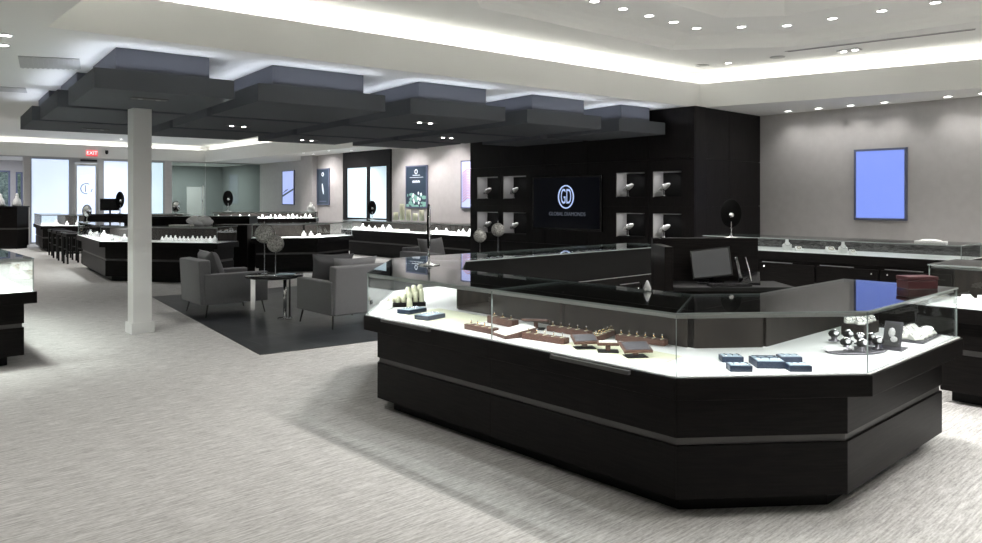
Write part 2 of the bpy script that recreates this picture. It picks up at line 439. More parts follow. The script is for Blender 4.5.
OCT = [(4.35, -2.3), (10.9, -2.3), (10.15, 4.85), (9.1, 6.08), (5.5, 6.2), (4.35, 5.2)]
slab_with_holes('ceiling', r1, [OCT], 3.77, 'ceil')
mb = MB(); o2 = OCT; o3 = grow(OCT, -.12)
for i in range(len(OCT)):
    j = (i + 1) % len(OCT)
    prof = [(OCT, 3.77), (grow(OCT, -.03), 3.83), (grow(OCT, -.09), 3.88), (grow(OCT, -.18), 3.925), (grow(OCT, -.30), 3.95)]
    for (A, za), (B, zb) in zip(prof, prof[1:]):
        mb.add([(A[i][0], A[i][1], za), (A[j][0], A[j][1], za), (B[j][0], B[j][1], zb), (B[i][0], B[i][1], zb)], [(0, 1, 2, 3)])
struct('trim_2', mb, 'ceil')
OC2 = grow(OCT, -.30); DOME = grow(OCT, -1.1)
slab_with_holes('ceiling', OC2, [DOME], 3.95, 'ceil')
mb = MB(); d2 = grow(DOME, -.3)
for i in range(len(DOME)):
    j = (i + 1) % len(DOME)
    mb.add([(*DOME[i], 3.95), (*DOME[j], 3.95), (*d2[j], 4.15), (*d2[i], 4.15)], [(0, 1, 2, 3)])
mb.add([(*p, 4.15) for p in d2], [tuple(range(len(d2)))])
struct('ceiling', mb, 'ceil')
cove_lights(p1, 3.52, E_COVE, (1, .99, .975), .055)
p2, r2 = tray('trim_3', TR2, 3.62, 3.80, .14)
slab_with_holes('ceiling', r2, [], 3.80, 'ceil')
cove_lights(p2, 3.57, E_COVE * .6, (1, .99, .975), .06)

# outer walls
struct('wall_left', MB().box(-4.2, -4.1, -5.1, YF, 0, HC), 'wallp')
struct('wall_rear', MB().box(-4.1, XR, -5.2, -5.1, 0, HC), 'wallp')
mb = MB().box(XR, XR + .15, -5.2, 18.47, 0, HC).box(XR, XR + .15, 21.2, 23.8, 0, HC).box(XR, XR + .15, 18.47, 21.2, 0, .95)
struct('wall_right', mb, 'wallp')
struct('wall_right', MB().box(XR + .1, XW + .1, 23.7, 23.8, 0, HC).box(XR - .2, XR - .001, 23.0, 23.8, 0, HC).box(XW, XW + .1, 23.8, YF, 0, HC), 'wallp')
struct('baseboard_right', MB().box(XR - .015, XR - .001, -5.1, 6.64, 0, .12), 'white')
struct('baseboard_far', MB().box(XR - .015, XR - .001, 12.4, 23.8, 0, .14), 'white')
# far wall with windows, door, side opening, glass partition
def xat(px): # X on the far wall by its layout
    t = (px - 491) / 735.0; return YF * (0.6743 + .7385 * t) / (.7385 - .6743 * t)
fx = {k: round(xat(k), 2) for k in (0, 24, 30, 71, 78, 98, 103, 165, 172, 260)}
zt = 3.12
mb = MB()
mb.box(-4.1, XW, YF, YF + .2, zt, 3.46)
for a, b in ((24, 30), (165, 172)): mb.box(fx[a], fx[b], YF, YF + .2, 0, zt)
mb.box(-4.1, 3.2, YF, YF + .2, 0, zt)
struct('wall_far', mb, 'wallp')
def window(n, x0, x1, z0, z1, m_, y=YF + .08, fr=.06, fm='steel'):
    t = bpy.data.objects.new('window_%d' % n, None); COL.objects.link(t); t.location = ((x0 + x1) / 2, y, z0); t['kind'] = 'structure'
    f = MB().box(x0, x0 + fr, y - .05, y + .05, z0, z1).box(x1 - fr, x1, y - .05, y + .05, z0, z1)
    f.box(x0 + fr, x1 - fr, y - .05, y + .05, z0, z0 + fr).box(x0 + fr, x1 - fr, y - .05, y + .05, z1 - fr, z1)
    f.build('window_frame', fm, t)
    MB().box(x0 + fr, x1 - fr, y, y + .012, z0 + fr, z1 - fr).build('window_pane', m_, t)
    return t
window(1, fx[30], fx[71], .05, zt, 'window')
window(2, fx[103] - .02, (fx[103] + fx[165]) / 2 + .1, .05, zt, 'window')
window(3, (fx[103] + fx[165]) / 2 + .1, fx[165], .05, zt, 'windowc')
door = bpy.data.objects.new('door_1', None); COL.objects.link(door); door.location = ((fx[71] + fx[103]) / 2, YF + .08, 0); door['kind'] = 'structure'
x0, x1 = fx[71], fx[103] - .02
y = YF + .08
MB().box(x0, x0 + .12, y - .07, y + .07, 0, zt).box(x1 - .14, x1, y - .07, y + .07, 0, zt).box(x0 + .12, x1 - .14, y - .07, y + .07, zt - .16, zt).build('door_frame', 'steel', door)
MB().box(x0 + .13, x0 + .20, y - .03, y + .03, .02, zt - .17).box(x1 - .22, x1 - .15, y - .03, y + .03, .02, zt - .17).box(x0 + .2, x1 - .22, y - .03, y + .03, .02, .2).box(x0 + .2, x1 - .22, y - .03, y + .03, zt - .26, zt - .17).build('door_leaf', 'alu', door)
MB().box(x0 + .2, x1 - .22, y - .006, y + .006, .2, zt - .26).build('door_glass', 'window', door)
MB().box(x0 + .3, x0 + .85, y - .12, y - .07, zt - .1, zt - .03).build('door_closer', 'dark', door)
xc = (x0 + x1) / 2
lg = MB()
for k in range(0, 15):
    a0, a1 = radians(60 + k * 20), radians(60 + (k + 1) * 20)
    if k in (11, 12): continue
    c_ = Vector((xc, y - .012, 2.02))
    lg.tube([c_ + Vector((.19 * cos(a0), 0, .19 * sin(a0))), c_ + Vector((.19 * cos(a1), 0, .19 * sin(a1)))], .014, 6)
lg.tube([(xc - .03, y - .012, 1.9), (xc - .03, y - .012, 2.14)], .014, 6)
lg.build('door_decal', 'frame', door)
# side opening at the far left: a lit lobby with a window onto a hedge
struct('wall_lobby', MB().box(3.2, 3.3, YF + .2, YF + 4, 0, HC).box(6.3, 6.4, YF + .2, YF + 4, 0, HC), 'wallp')
mb = MB().box(3.3, 4.0, YF + 3.9, YF + 4, 0, HC).box(4.0, 5.5, YF + 3.9, YF + 4, 0, .5).box(4.0, 5.5, YF + 3.9, YF + 4, 2.75, HC)
mb.box(5.5, 5.68, YF + 3.9, YF + 4, 0, HC).box(5.68, 5.92, YF + 3.9, YF + 4, 0, .5).box(5.68, 5.92, YF + 3.9, YF + 4, 2.7, HC).box(5.92, 6.3, YF + 3.9, YF + 4, 0, HC)
struct('wall_lobby', mb, 'wallp')
struct('ceiling', MB().box(3.2, 6.4, YF + .2, YF + 4, HC, HC + .1), 'ceil')
window(4, 4.0, 5.5, .5, 2.75, 'glass', y=YF + 3.95, fm='frame')
window(7, 5.68, 5.92, .5, 2.7, 'glass', y=YF + 3.95, fm='frame')
area_light('lobby_lamp', (4.6, YF + 2, HC - .02), 1.0, 1.0, 25, (0, 0, -1), (.9, .92, 1))
struct('floor', MB().box(-2, 12, 34.2, 45, -.1, -.02), 'stone')
hb = MB()
for k in range(110):
    hb.ball((random.uniform(3.5, 8.5), random.uniform(38.0, 39.4), random.uniform(.2, 3.6)), .34, .3, .32, 8, mtx=Matrix.Rotation(random.random() * 3, 3, 'Z'))
hb.box(3.5, 8.5, 38.2, 39.0, -.02, 2.8)
tag(hb.build('hedge', 'leaf'), 'dark green hedge outside the lobby window at far left', 'hedge')
# glass partition and the room behind it
part_ = bpy.data.objects.new('window_5', None); COL.objects.link(part_); part_.location = ((fx[172] + XW) / 2, YF, 0); part_['kind'] = 'structure'
gx = [fx[172], fx[172] + (XW - fx[172]) * .36, XW]
for a, b in zip(gx, gx[1:]):
    MB().box(a + .01, b - .01, YF, YF + .015, .02, zt - .02).build('glass_panel', 'glassgreen', part_)
MB().box(gx[0], gx[-1], YF - .02, YF + .035, zt - .02, zt).box(gx[0], gx[-1], YF - .02, YF + .035, 0, .02).build('window_rail', 'steel', part_)
MB().tube([(gx[1] - .12, YF - .04, 1.0), (gx[1] - .12, YF - .04, 2.2)], .018, 8).build('door_pull', 'chrome', part_)
mb = MB().box(fx[172] - .1, fx[172], YF + .2, 34, 0, HC).box(fx[172], XW, 34, 34.1, 0, HC).box(XW, XW + .1, YF, 34, 0, HC)
struct('wall_office', mb, 'roomgrey')
struct('ceiling', MB().box(fx[172] - .1, XW + .1, YF + .2, 34.1, HC, HC + .1), 'ceil')
struct('door_2', MB().box(12.3, 13.1, 33.94, 33.99, 0, 2.2).box(10.9, 11.6, 33.95, 33.99, 0, 2.4), 'wallp')
area_light('office_lamp', (12, 32.2, HC - .02), 1.2, 1.2, 90, (0, 0, -1), (1, 1, 1))

# dark framed window on the right-hand far wall
t = bpy.data.objects.new('window_6', None); COL.objects.link(t); t.location = (XR, 19.8, 0); t['kind'] = 'structure'
X0 = XR - .06
MB().box(X0, XR + .05, 18.47, 21.2, 2.64, HC - .001).build('header_panel', 'wallwood', t)
MB().box(X0, XR + .05, 18.47, 18.68, .95, 2.64).box(X0, XR + .05, 21.0, 21.2, .95, 2.64).box(X0, XR + .05, 19.66, 19.78, .95, 2.64).box(X0, XR + .05, 18.68, 19.66, .95, 1.03).box(X0, XR + .05, 19.78, 21.0, .95, 1.03).build('window_frame', 'wallwood', t)
MB().box(XR, XR + .012, 18.68, 19.66, 1.03, 2.64).box(XR, XR + .012, 19.78, 21.0, 1.03, 2.64).build('window_pane', 'windowc', t)

# column
mb = MB().box(2.76, 2.97, 9.35, 9.56, 0, HC)
struct('column', mb, 'white')
struct('baseboard_column', MB().box(2.735, 2.759, 9.325, 9.585, 0, .13).box(2.971, 2.995, 9.325, 9.585, 0, .13).box(2.759, 2.971, 9.325, 9.349, 0, .13).box(2.759, 2.971, 9.561, 9.585, 0, .13), 'white')

# ------------------------------------------------------------------ dark feature wall with niches
XT, YT0, YT1 = 10.6, 6.66, 12.29
NI = [(11.39, 12.07, 1.62, 2.10), (10.55, 11.24, 1.62, 2.10), (11.39, 12.07, .89, 1.345), (10.55, 11.24, .89, 1.345),
      (7.64, 8.27, 1.65, 2.09), (6.90, 7.48, 1.65, 2.09), (7.64, 8.27, .94, 1.37), (6.90, 7.48, .94, 1.37)]
JY = [YT0, 7.56, 8.92, 10.03, 11.31, YT1]; JZ = [0, .74, 1.49, 2.29, HC]
ys = sorted(set(JY + [n[0] for n in NI] + [n[1] for n in NI])); zs = sorted(set(JZ + [n[2] for n in NI] + [n[3] for n in NI]))
mb = MB()
for a, b in zip(ys, ys[1:]):
    for c, d in zip(zs, zs[1:]):
        my, mz = (a + b) / 2, (c + d) / 2
        if any(n[0] < my < n[1] and n[2] < mz < n[3] for n in NI): continue
        e = .004
        mb.box(XT, XT + .03, a + (e if a in JY else 0), b - (e if b in JY else 0), c + (e if c in JZ else 0), d - (e if d in JZ else 0))
        mb.box(XT + .03, XT + .32, a, b, c, d)
mb.box(XT + .32, XT + .36, YT0, YT1, 0, HC)
# return face towards the right wall
for a, b in ((XT + .36, 11.7), (11.7, XR)):
    for c, d in zip(JZ, JZ[1:]): mb.box(a + .003, b - .003, YT0, YT0 + .03, c + .004, d - .004)
mb.box(XT + .36, XR, YT0 + .03, YT0 + .15, 0, HC)
struct('wall_feature', mb, 'wallwood')
def watch_mb():
    mb = MB()
    mb.lathe([(.045, 0), (.045, .01), (.012, .016), (.01, .1)], n=14)
    return mb
wst = thing('watch_stand', 'white pillow watch stand', 'watch stand')
watch_mb().build('stand_base', 'silver', wst)
MB().ball((0, 0, .16), .06, .13, .045, 16, mtx=Matrix.Rotation(radians(-28), 3, 'X')).build('cushion', 'disp', wst)
MB().torus((0, 0, .16), .05, .012, 18, 6, mtx=Matrix.Rotation(radians(90), 3, 'X') @ Matrix.Diagonal((1.25, 1, 1.0))).build('watch_band', 'silver', wst)
names = ['upper left', 'upper second', 'lower left', 'lower second', 'upper third', 'upper right', 'lower third', 'lower right']
for k, (a, b, c, d) in enumerate(NI):
    t = thing('display_niche', 'recessed dark display niche, %s of the eight in the black wall' % names[k], 'display niche', (XT, (a + b) / 2, c))
    e = .002
    MB().box(XT + .30, XT + .315, a + e, b - e, c + e, d - e).build('back_panel', 'black', t)
    MB().box(XT + .012, XT + .30, b - .014, b - e, c + e, d - e).build('side_panel', 'vent', t)
    MB().box(XT + .012, XT + .30, a + e, a + .014, c + e, d - e).build('side_panel', 'black', t)
    MB().box(XT + .02, XT + .295, a + .016, b - .016, c + .002, c + .012).build('shelf', 'black', t)
    MB().box(XT + .02, XT + .29, a + .05, b - .05, d - .016, d - .003).build('lamp_bar', 'alu', t)
    area_light('niche_lamp', (XT + .10, (a + b) / 2 + .05, d - .03), .2, .2, .5, (0, .35, -1), (1, .98, 1), t)
    loc = (XT + .12, (a + b) / 2 + .13, c + .013)
    lab = 'white cushion with a silver watch in the %s niche of the black wall' % names[k]
    if k == 0: wst.location = loc; wst['label'] = lab; wst['group'] = 'watches in the wall niches'
    else: dup(wst, loc, 0, lab, 'watches in the wall niches')

# television
tv = thing('television', 'large black wall television showing a glowing oval letter logo', 'television', (XT - .04, 9.44, 1.02))
MB().box(XT - .05, XT - .001, 8.56, 10.32, 1.02, 2.06).build('housing', 'blackgloss', tv, bevel=.004)
MB().box(XT - .054, XT - .0505, 8.60, 10.28, 1.06, 2.03).build('screen', 'tvscreen', tv)
lg = MB()
for k in range(32):
    a0, a1 = 2 * pi * k / 32, 2 * pi * (k + 1) / 32
    lg.tube([(XT - .057, 9.42 + .19 * cos(a0), 1.66 + .215 * sin(a0)), (XT - .057, 9.42 + .19 * cos(a1), 1.66 + .215 * sin(a1))], .013, 6)
lo = lg.build('logo_ring', 'logo', tv)
text_mesh('logo_letters', 'GD', .25, on_x(XT - .056, 9.42, 1.655) @ Matrix.Diagonal((.74, 1.62, 1, 1)), 'logo', tv)
text_mesh('logo_caption', 'GLOBAL DIAMONDS', .10, on_x(XT - .056, 9.40, 1.33), 'logodim', tv)

# ------------------------------------------------------------------ wall screens and posters
def poster_x(label, x, y0, y1, z0, z1, m_, fm='frame', cat='poster', name='poster'):
    t = thing(name, label, cat, (x, (y0 + y1) / 2, z0))
    f = .035
    MB().box(x - .05, x - .001, y0, y0 + f, z0, z1).box(x - .05, x - .001, y1 - f, y1, z0, z1).box(x - .05, x - .001, y0 + f, y1 - f, z0, z0 + f).box(x - .05, x - .001, y0 + f, y1 - f, z1 - f, z1).build('frame', fm, t)
    MB().box(x - .04, x - .002, y0 + f, y1 - f, z0 + f, z1 - f).build('panel', m_, t)
    return t
poster_x('bright blue blank screen in a slim frame on the grey right wall', XR, 4.17, 4.98, 1.27, 2.44, 'screenblue', cat='screen', name='wall_screen')
t = poster_x('dark poster with white heading and green foliage, right of the black framed window', XR, 16.68, 17.70, 1.37, 2.60, 'posterdark')
xx = XR - .042
MB().torus((xx, 17.19, 2.42), .06, .012, 16, 6, mtx=Matrix.Rotation(pi / 2, 3, 'Y')).build('emblem', 'posterwhite', t)
MB().box(xx - .002, xx, 16.85, 17.5, 2.25, 2.262).box(xx - .002, xx, 17.0, 17.36, 2.31, 2.325).build('rule', 'posterwhite', t)
mb = MB()
for k in range(7): mb.box(xx - .002, xx, 17.01 + k * .053, 17.05 + k * .053, 2.10, 2.16 + .012 * (k % 2))
mb.build('title_marks', 'posterwhite', t)
mb = MB()
for k in range(26):
    mb.ball((xx, random.uniform(16.76, 17.62), 1.42 + random.random() ** 2 * .36), .004, random.uniform(.03, .11), random.uniform(.03, .07), 8)
mb.build('foliage', 'postergreen', t)
mb = MB()
for k in range(10): mb.ball((xx - .003, random.uniform(16.95, 17.35), random.uniform(1.5, 1.85)), .003, .04, .05, 8)
mb.build('flowers', 'posterwhite', t)
t = poster_x('pale lilac picture with pink branches, half hidden by the black wall', XR, 14.3, 15.18, 1.37, 2.66, 'posterlilac')
mb = MB()
for k in range(12):
    zz = 1.55 + k * .07; mb.tube([(xx, 15.1, zz), (xx, 14.9, zz + .12), (xx, 14.6, zz + .05)], .018, 6)
mb.build('branches', 'posterpink', t)
t = poster_x('narrow dark poster with a single white feather shape', XR, 22.13, 22.95, 1.43, 2.68, 'posterdark')
MB().ball((xx, 22.54, 1.98), .004, .05, .2, 12, mtx=Matrix.Rotation(radians(-14), 3, 'X')).build('feather', 'posterwhite', t)
MB().torus((xx, 22.54, 2.48), .06, .012, 16, 6, mtx=Matrix.Rotation(pi / 2, 3, 'Y')).build('emblem', 'posterwhite', t)
MB().box(xx - .002, xx, 22.3, 22.78, 1.54, 1.57).build('caption', 'frame', t)
t = poster_x('lilac backlit poster of a dark slanting bracelet, beside the green glass room', XW, 26.86, 27.87, 1.4, 2.79, 'posterlilac', cat='poster')
xx = XW - .042
MB().add([(xx, 27.83, 1.72), (xx, 26.9, 2.0), (xx, 26.9, 2.07), (xx, 27.83, 1.80)], [(0, 1, 2, 3)]).build('bracelet', 'posterdark', t)
MB().add([(xx, 27.83, 1.86), (xx, 27.4, 2.0), (xx, 27.2, 2.2), (xx, 27.35, 2.05), (xx, 27.6, 2.0)], [(0, 1, 2, 3, 4)]).build('flourish', 'frame', t)

# exit sign and camera on the far fascia
t = thing('exit_sign', 'red lit exit sign above the glass entrance door', 'exit sign', (fx[78] + .45, YF - .04, 3.3))
ex = fx[78] + .45
MB().box(ex - .19, ex + .19, YF - .07, YF - .001, 3.22, 3.44).build('sign_box', 'exit', t, bevel=.01)
text_mesh('sign_letters', 'EXIT', .18, on_y(ex, YF - .072, 3.33), 'letter', t)
t = thing('security_camera', 'small black dome camera beside the red exit sign', 'camera', (ex + .5, YF - .05, 3.38))
MB().cyl((ex + .5, YF - .06), .055, 3.36, 3.45, 14).build('mount', 'dark', t)
MB().ball((ex + .5, YF - .06, 3.35), .05, .05, .05, 12).build('dome', 'blackgloss', t)

# ------------------------------------------------------------------ canopy of stepped ceiling boxes
CR = radians(-5.2); C0 = Vector((1.98, 7.92))
ux, uy = Vector((cos(CR), sin(CR))), Vector((-sin(CR), cos(CR)))
XCOL = [(0, 1.36), (1.62, 3.22), (3.58, 5.12), (5.52, 7.02), (7.42, 8.78)]
YROW = [(0, 1.72), (1.9, 3.65), (3.82, 5.5)]
rown = ['front', 'middle', 'back']; coln = ['first', 'second', 'third', 'fourth', 'fifth']
def cpt(u, v): p = C0 + ux * u + uy * v; return (p.x, p.y)
for r_, (v0, v1) in enumerate(YROW):
    for c_, (u0, u1) in enumerate(XCOL):
        if c_ == 0: u0 -= (0, .09, .17)[r_]
        if r_ == 2 and c_ == 4: continue
        g = .0 
        cen = cpt((u0 + u1) / 2, (v0 + v1) / 2)
        if cen[0] + .75 > XT: u1 = min(u1, (XT - .06 - C0.x) / cos(CR) - .05)
        t = thing('ceiling_canopy', 'dark grey stepped ceiling box, %s from the left in the %s row' % (coln[c_], rown[r_]), 'ceiling canopy', (cen[0], cen[1], 2.7))
        q = [cpt(u0, v0), cpt(u1, v0), cpt(u1, v1), cpt(u0, v1)]
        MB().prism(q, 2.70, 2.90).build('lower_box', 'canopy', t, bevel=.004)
        i_ = .22
        q = [cpt(u0 + i_, v0 + i_ * .7), cpt(u1 - i_, v0 + i_ * .7), cpt(u1 - i_, v1 - i_), cpt(u0 + i_, v1 - i_)]
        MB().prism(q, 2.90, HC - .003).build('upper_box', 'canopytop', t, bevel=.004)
        # uplight strips on the ledge
        for (a, b, n_) in ((cpt(u0 + .1, v0 + .05), cpt(u1 - .1, v0 + .05), -uy), (cpt(u0 + .08, v0 + .1), cpt(u0 + .08, v1 - .1), -ux)):
            if r_ and n_ == -uy: continue
            L = (Vector(b) - Vector(a)).length
            area_light('uplight', ((a[0] + b[0]) / 2, (a[1] + b[1]) / 2, 2.915), L, .03, E_UP * L, Vector((n_.x * .25, n_.y * .25, 1)), (.80, .86, 1), t, up=(b[0] - a[0], b[1] - a[1], 0))

# ------------------------------------------------------------------ downlights
can = thing('downlight', 'round recessed ceiling downlight', 'downlight', (0, 0, 0))
MB().torus((0, 0, 0), .062, .008, 24, 6).build('trim_ring', 'white', can)
MB().cyl((0, 0), .055, -.002, .006, 24).build('lens', 'can', can)
first_can = [True]
def place_can(x, y, z, label, group, e=E_CAN, ang=120, off=False, s=1.0, tilt=(0, 0, -1), col=WARM):
    if first_can[0]:
        first_can[0] = False; o = can; can.location = (x, y, z - .006); can['label'] = label; can['group'] = group
    else: o = dup(can, (x, y, z - .006), 0, label, group, s)
    if e: spot((x, y, z - .02), e, col, ang, .8, .05, tilt)
    return o
ring = grow(OCT, -.58)
for i in range(len(ring)):
    a, b = Vector(ring[i]), Vector(ring[(i + 1) % len(ring)])
    L = (b - a).length; n = max(2, round(L / .56))
    for k in range(n):
        p = a.lerp(b, k / n)
        if p.y < -.5: 
            if (k % 2): continue
        beam = 1.1 if p.x < 5.4 and p.y < 5.8 else 1.0
        place_can(p.x, p.y, 3.95, 'round white downlight in the ring on the raised octagonal ceiling', 'downlights of the raised octagonal ring', E_CAN * beam)
for yy in (5.95, 5.42, 4.9, 4.38, 3.5, 3.05, 1.5, 0):
    place_can(12.42, yy, HC, 'round downlight in the soffit in front of the grey right wall', 'downlights in the right soffit', E_CAN * .16, 110, tilt=(.25, 0, -1))
for (x, y) in ((1.28, 8.15), (1.34, 8.68)):
    place_can(x, y, HC, 'round downlight in the plain ceiling at the top left', 'downlights at the top left', E_CAN * .6)
for (x, y) in ((-1.5, 8.5), (-1.5, 12.5), (.6, 11), (1, 14.5), (.8, 4.0), (-1.5, 5.5)):
    spot((x, y, HC - .02), E_CAN * 1.2, WARM, 120, .8, .08)  # added out-of-view spots without fittings, to light the carpet on the left
for (x, y) in ((2, 19), (6, 18.5), (10, 18.5), (2, 24), (6, 25), (10, 25), (3.5, 28), (8, 28.5)):
    place_can(x, y, 3.80, 'round downlight in the far tray ceiling', 'downlights in the far tray', E_CAN * 2.6, 140)
for (x, y) in ((12.2, 13.4), (12.2, 14.8), (12.2, 16.2), (12.2, 17.6), (12.2, 19.8), (12.2, 22.2)):
    place_can(x, y, HC, 'small downlight in the soffit over the far wall posters', 'downlights over the far wall posters', E_CAN * .9, 100, tilt=(.2, 0, -1), col=(1, .93, .92))
for yy in (13.6, 15.4, 17.2, 20.4, 22.0):  # extra row of cans, added to lighten the far poster wall
    place_can(11.75, yy, HC, 'round downlight added between the canopy and the far poster wall to brighten it', 'added wall washers before the far wall', E_CAN * 1.5, 110, tilt=(.75, 0, -1), col=(1, .94, .93))
place_can(10.6, 6.05, 3.77, 'small single bright downlight near the tray corner', None, 0, 90, s=.8)
# twin lamps in the canopy
def twin(u, v, on, label):
    p = cpt(u, v)
    t = thing('canopy_lamp', label, 'ceiling lamp', (p[0], p[1], 2.7))
    MB().prism([cpt(u - .18, v - .07), cpt(u + .18, v - .07), cpt(u + .18, v + .07), cpt(u - .18, v + .07)], 2.693, 2.699).build('trim_plate', 'strip', t)
    for s in (-.09, .09):
        q = cpt(u + s, v); MB().cyl(q, .028, 2.687, 2.692, 16).build('lens', 'can' if on else 'vent', t)
    if on: spot((p[0], p[1], 2.67), E_CAN * .55, WARM, 95, .6, .05)
twin(.62, .55, False, 'unlit twin lamp in the front left canopy box above the white column')
twin(.75, 4.7, False, 'small unlit twin lamp in the back left canopy box')
twin(2.35, 2.9, True, 'lit twin lamp in the second middle canopy box')
twin(4.2, 4.7, True, 'lit twin lamp in the third canopy box of the back row')
twin(4.3, .8, True, 'brightest lit twin lamp in the third front canopy box')
twin(5.95, 2.7, True, 'dim lit twin lamp in the fourth middle canopy box')

# vents, slot diffuser, speakers
t = thing('air_vent', 'square grey return air grille in the ceiling left of the canopy', 'air vent', (1.9, 9.5, HC))
q = [(1.72, 10.0), (1.57, 9.25), (2.10, 8.98), (2.27, 9.65)]
MB().prism(q, HC - .012, HC - .001).build('grille', 'vent', t)
mb = MB()
for k in range(12):
    f = (k + .5) / 12; a = Vector(q[0]).lerp(Vector(q[3]), f); b = Vector(q[1]).lerp(Vector(q[2]), f); n_ = Vector((.012, 0))
    mb.prism([a - n_, b - n_, b + n_, a + n_], HC - .018, HC - .012)
mb.build('louvre', 'vent', t)
t = thing('air_vent', 'narrow grey linear grille in the ceiling at the left edge', 'air vent', (1.75, 12.4, HC))
MB().prism([(1.1, 12.6), (1.1, 12.1), (2.1, 11.85), (2.2, 12.3)], HC - .012, HC - .001).build('grille', 'vent', t)
t = thing('slot_diffuser', 'long thin black slot diffuser in the tray ceiling at top right', 'air vent', (10.95, 4, 3.77))
MB().prism([(10.40, 5.0), (10.45, 5.0), (10.85, 2.75), (10.80, 2.75)], 3.762, 3.769).build('slot', 'dark', t)
MB().prism([(10.38, 5.02), (10.40, 5.02), (10.80, 2.73), (10.78, 2.73)], 3.76, 3.769).build('slot_trim', 'vent', t)
for k, (x, y, lab) in enumerate(((10.72, 5.3, 'flat round ceiling speaker beside the black slot diffuser'), (10.5, 6.45, 'flat round ceiling speaker at the tray corner'))):
    tag(MB().cyl((x, y), .11, 3.76, 3.769, 24).build('ceiling_speaker', 'vent'), lab, 'speaker')
t = thing('emergency_light', 'small twin lens fixture beyond the black slot diffuser', 'ceiling lamp', (11.42, 4.45, 3.77))
MB().box(10.9, 11.06, 4.2, 4.5, 3.755, 3.769).build('housing', 'vent', t)
for yy in (4.27, 4.43): MB().cyl((10.98, yy), .04, 3.748, 3.754, 14).build('lens', 'can', t)

# ================================================================== MAIN ISLAND
P = [(7.9, 5.95), (4.12, 5.95), (3.10, 4.85), (3.12, 3.44), (3.14, 2.08), (3.95, 1.45), (5.45, 1.45)]
BL = [.05, .12, .02, .02, .02, .09]
cA = display_case('far low glass case of the main island, its staff doors towards the camera', P, 0, 1, body=BL, free=(True, False), backmat='black')
cB = display_case('left corner glass case of the main island holding a cream stand and blue boxes', P, 1, 3, body=BL)
cC = display_case('long front glass case of the main island full of brown ring trays', P, 3, 4, body=BL)
cD = display_case('right corner glass case of the main island with five blue boxes and watches', P, 4, 6, body=BL, free=(False, True))
IN = offs(P, .735)
staff_doors(cA, (7.8, IN[0][1]), (4.5, IN[1][1]), .1, .68, (0, -1), 5)
staff_doors(cC, IN[3], IN[4], .1, .68, (1, 0), 2)
# cash desk inside the island
F = Vector((cos(YAW), sin(YAW))); Rv = Vector((sin(YAW), -cos(YAW)))
def vp(px, d): p = F * d + Rv * ((px - 491) / 735.0 * d); return p
def local(c, rz): # matrix for parts built around a point c with rotation
    return Matrix.Translation((c[0], c[1], 0)) @ Matrix.Rotation(rz, 4, 'Z')
RZ = YAW - pi / 2
c = (F * 7.2 + Rv * 2.13)
Lm = local(c, RZ)
t = thing('cash_desk', 'black cash desk with a raised back inside the main island', 'desk', (c.x, c.y, 0))
MB().box(-.50, .56, .20, .28, 0, 1.217).box(-.50, -.42, -.30, .20, .10, 1.16).xf(Lm).build('back_screen', 'wood', t, bevel=.004)
MB().box(-.42, .50, -.28, .20, .10, .70).xf(Lm).build('cabinet', 'wood', t)
MB().box(-.42, .48, -.22, .20, 0, .10).xf(Lm).build('toe_kick', 'black', t)
MB().box(-.42, .72, -.34, .20, .75, .785).xf(Lm).build('worktop', 'black', t, bevel=.004)
MB().box(-.42, .66, -.30, .20, .70, .745).xf(Lm).build('drawer', 'wood', t)
t = thing('monitor', 'slanted grey touch screen monitor on the black cash desk', 'monitor', (*(c + Rv * -.06 - F * .1), .785))
lm = Matrix.Translation((*(c + Rv * .02 - F * .02), .7855)) @ Matrix.Rotation(RZ + radians(-20), 4, 'Z')
MB().box(-.12, .12, -.12, .10, 0, .02).xf(lm).build('foot', 'blackgloss', t, bevel=.004)
MB().tube([(0, .05, .02), (0, .08, .2)], .02, 8).xf(lm).build('neck', 'blackgloss', t)
tl = lm @ Matrix.Translation((0, .0, .20)) @ Matrix.Rotation(radians(-8), 4, 'Y') @ Matrix.Rotation(radians(-22), 4, 'X')
MB().box(-.19, .19, 0, .02, -.15, .15).xf(tl).build('housing', 'blackgloss', t, bevel=.004)
MB().box(-.175, .175, -.003, -.0005, -.135, .135).xf(tl).build('screen', 'monscreen', t)
t = thing('keyboard', 'black keyboard on the cash desk in front of the monitor', 'keyboard', (*(c + Rv * .05 - F * .26), .785))
lm = Matrix.Translation((*(c + Rv * .12 - F * .26), .786)) @ Matrix.Rotation(RZ + radians(8), 4, 'Z')
MB().box(-.2, .2, -.06, .06, 0, .02).xf(lm).build('keyboard_body', 'blackgloss', t, bevel=.004)
mb = MB()
for i in range(12):
    for j in range(4): mb.box(-.18 + i * .031, -.155 + i * .031, -.05 + j * .026, -.03 + j * .026, .02, .026)
mb.xf(lm).build('keys', 'black', t)
t = thing('telephone', 'black desk telephone with leaning handset right of the monitor', 'telephone', (*(c + Rv * .32 - F * .05), .785))
lm = Matrix.Translation((*(c + Rv * .38 - F * .05), .786)) @ Matrix.Rotation(RZ - .3, 4, 'Z')
MB().add([(-.1, -.1, 0), (.1, -.1, 0), (.1, .1, 0), (-.1, .1, 0), (-.1, -.1, .02), (.1, -.1, .02), (.1, .1, .11), (-.1, .1, .11)], [(0, 3, 2, 1), (4, 5, 6, 7), (0, 1, 5, 4), (1, 2, 6, 5), (2, 3, 7, 6), (3, 0, 4, 7)]).xf(lm).build('phone_body', 'blackgloss', t, bevel=.004)
MB().tube([(-.08, -.10, .05), (-.09, -.05, .09), (-.1, .05, .16), (-.12, .10, .24)], [.026, .018, .018, .026], 10).xf(lm).build('handset', 'blackgloss', t)
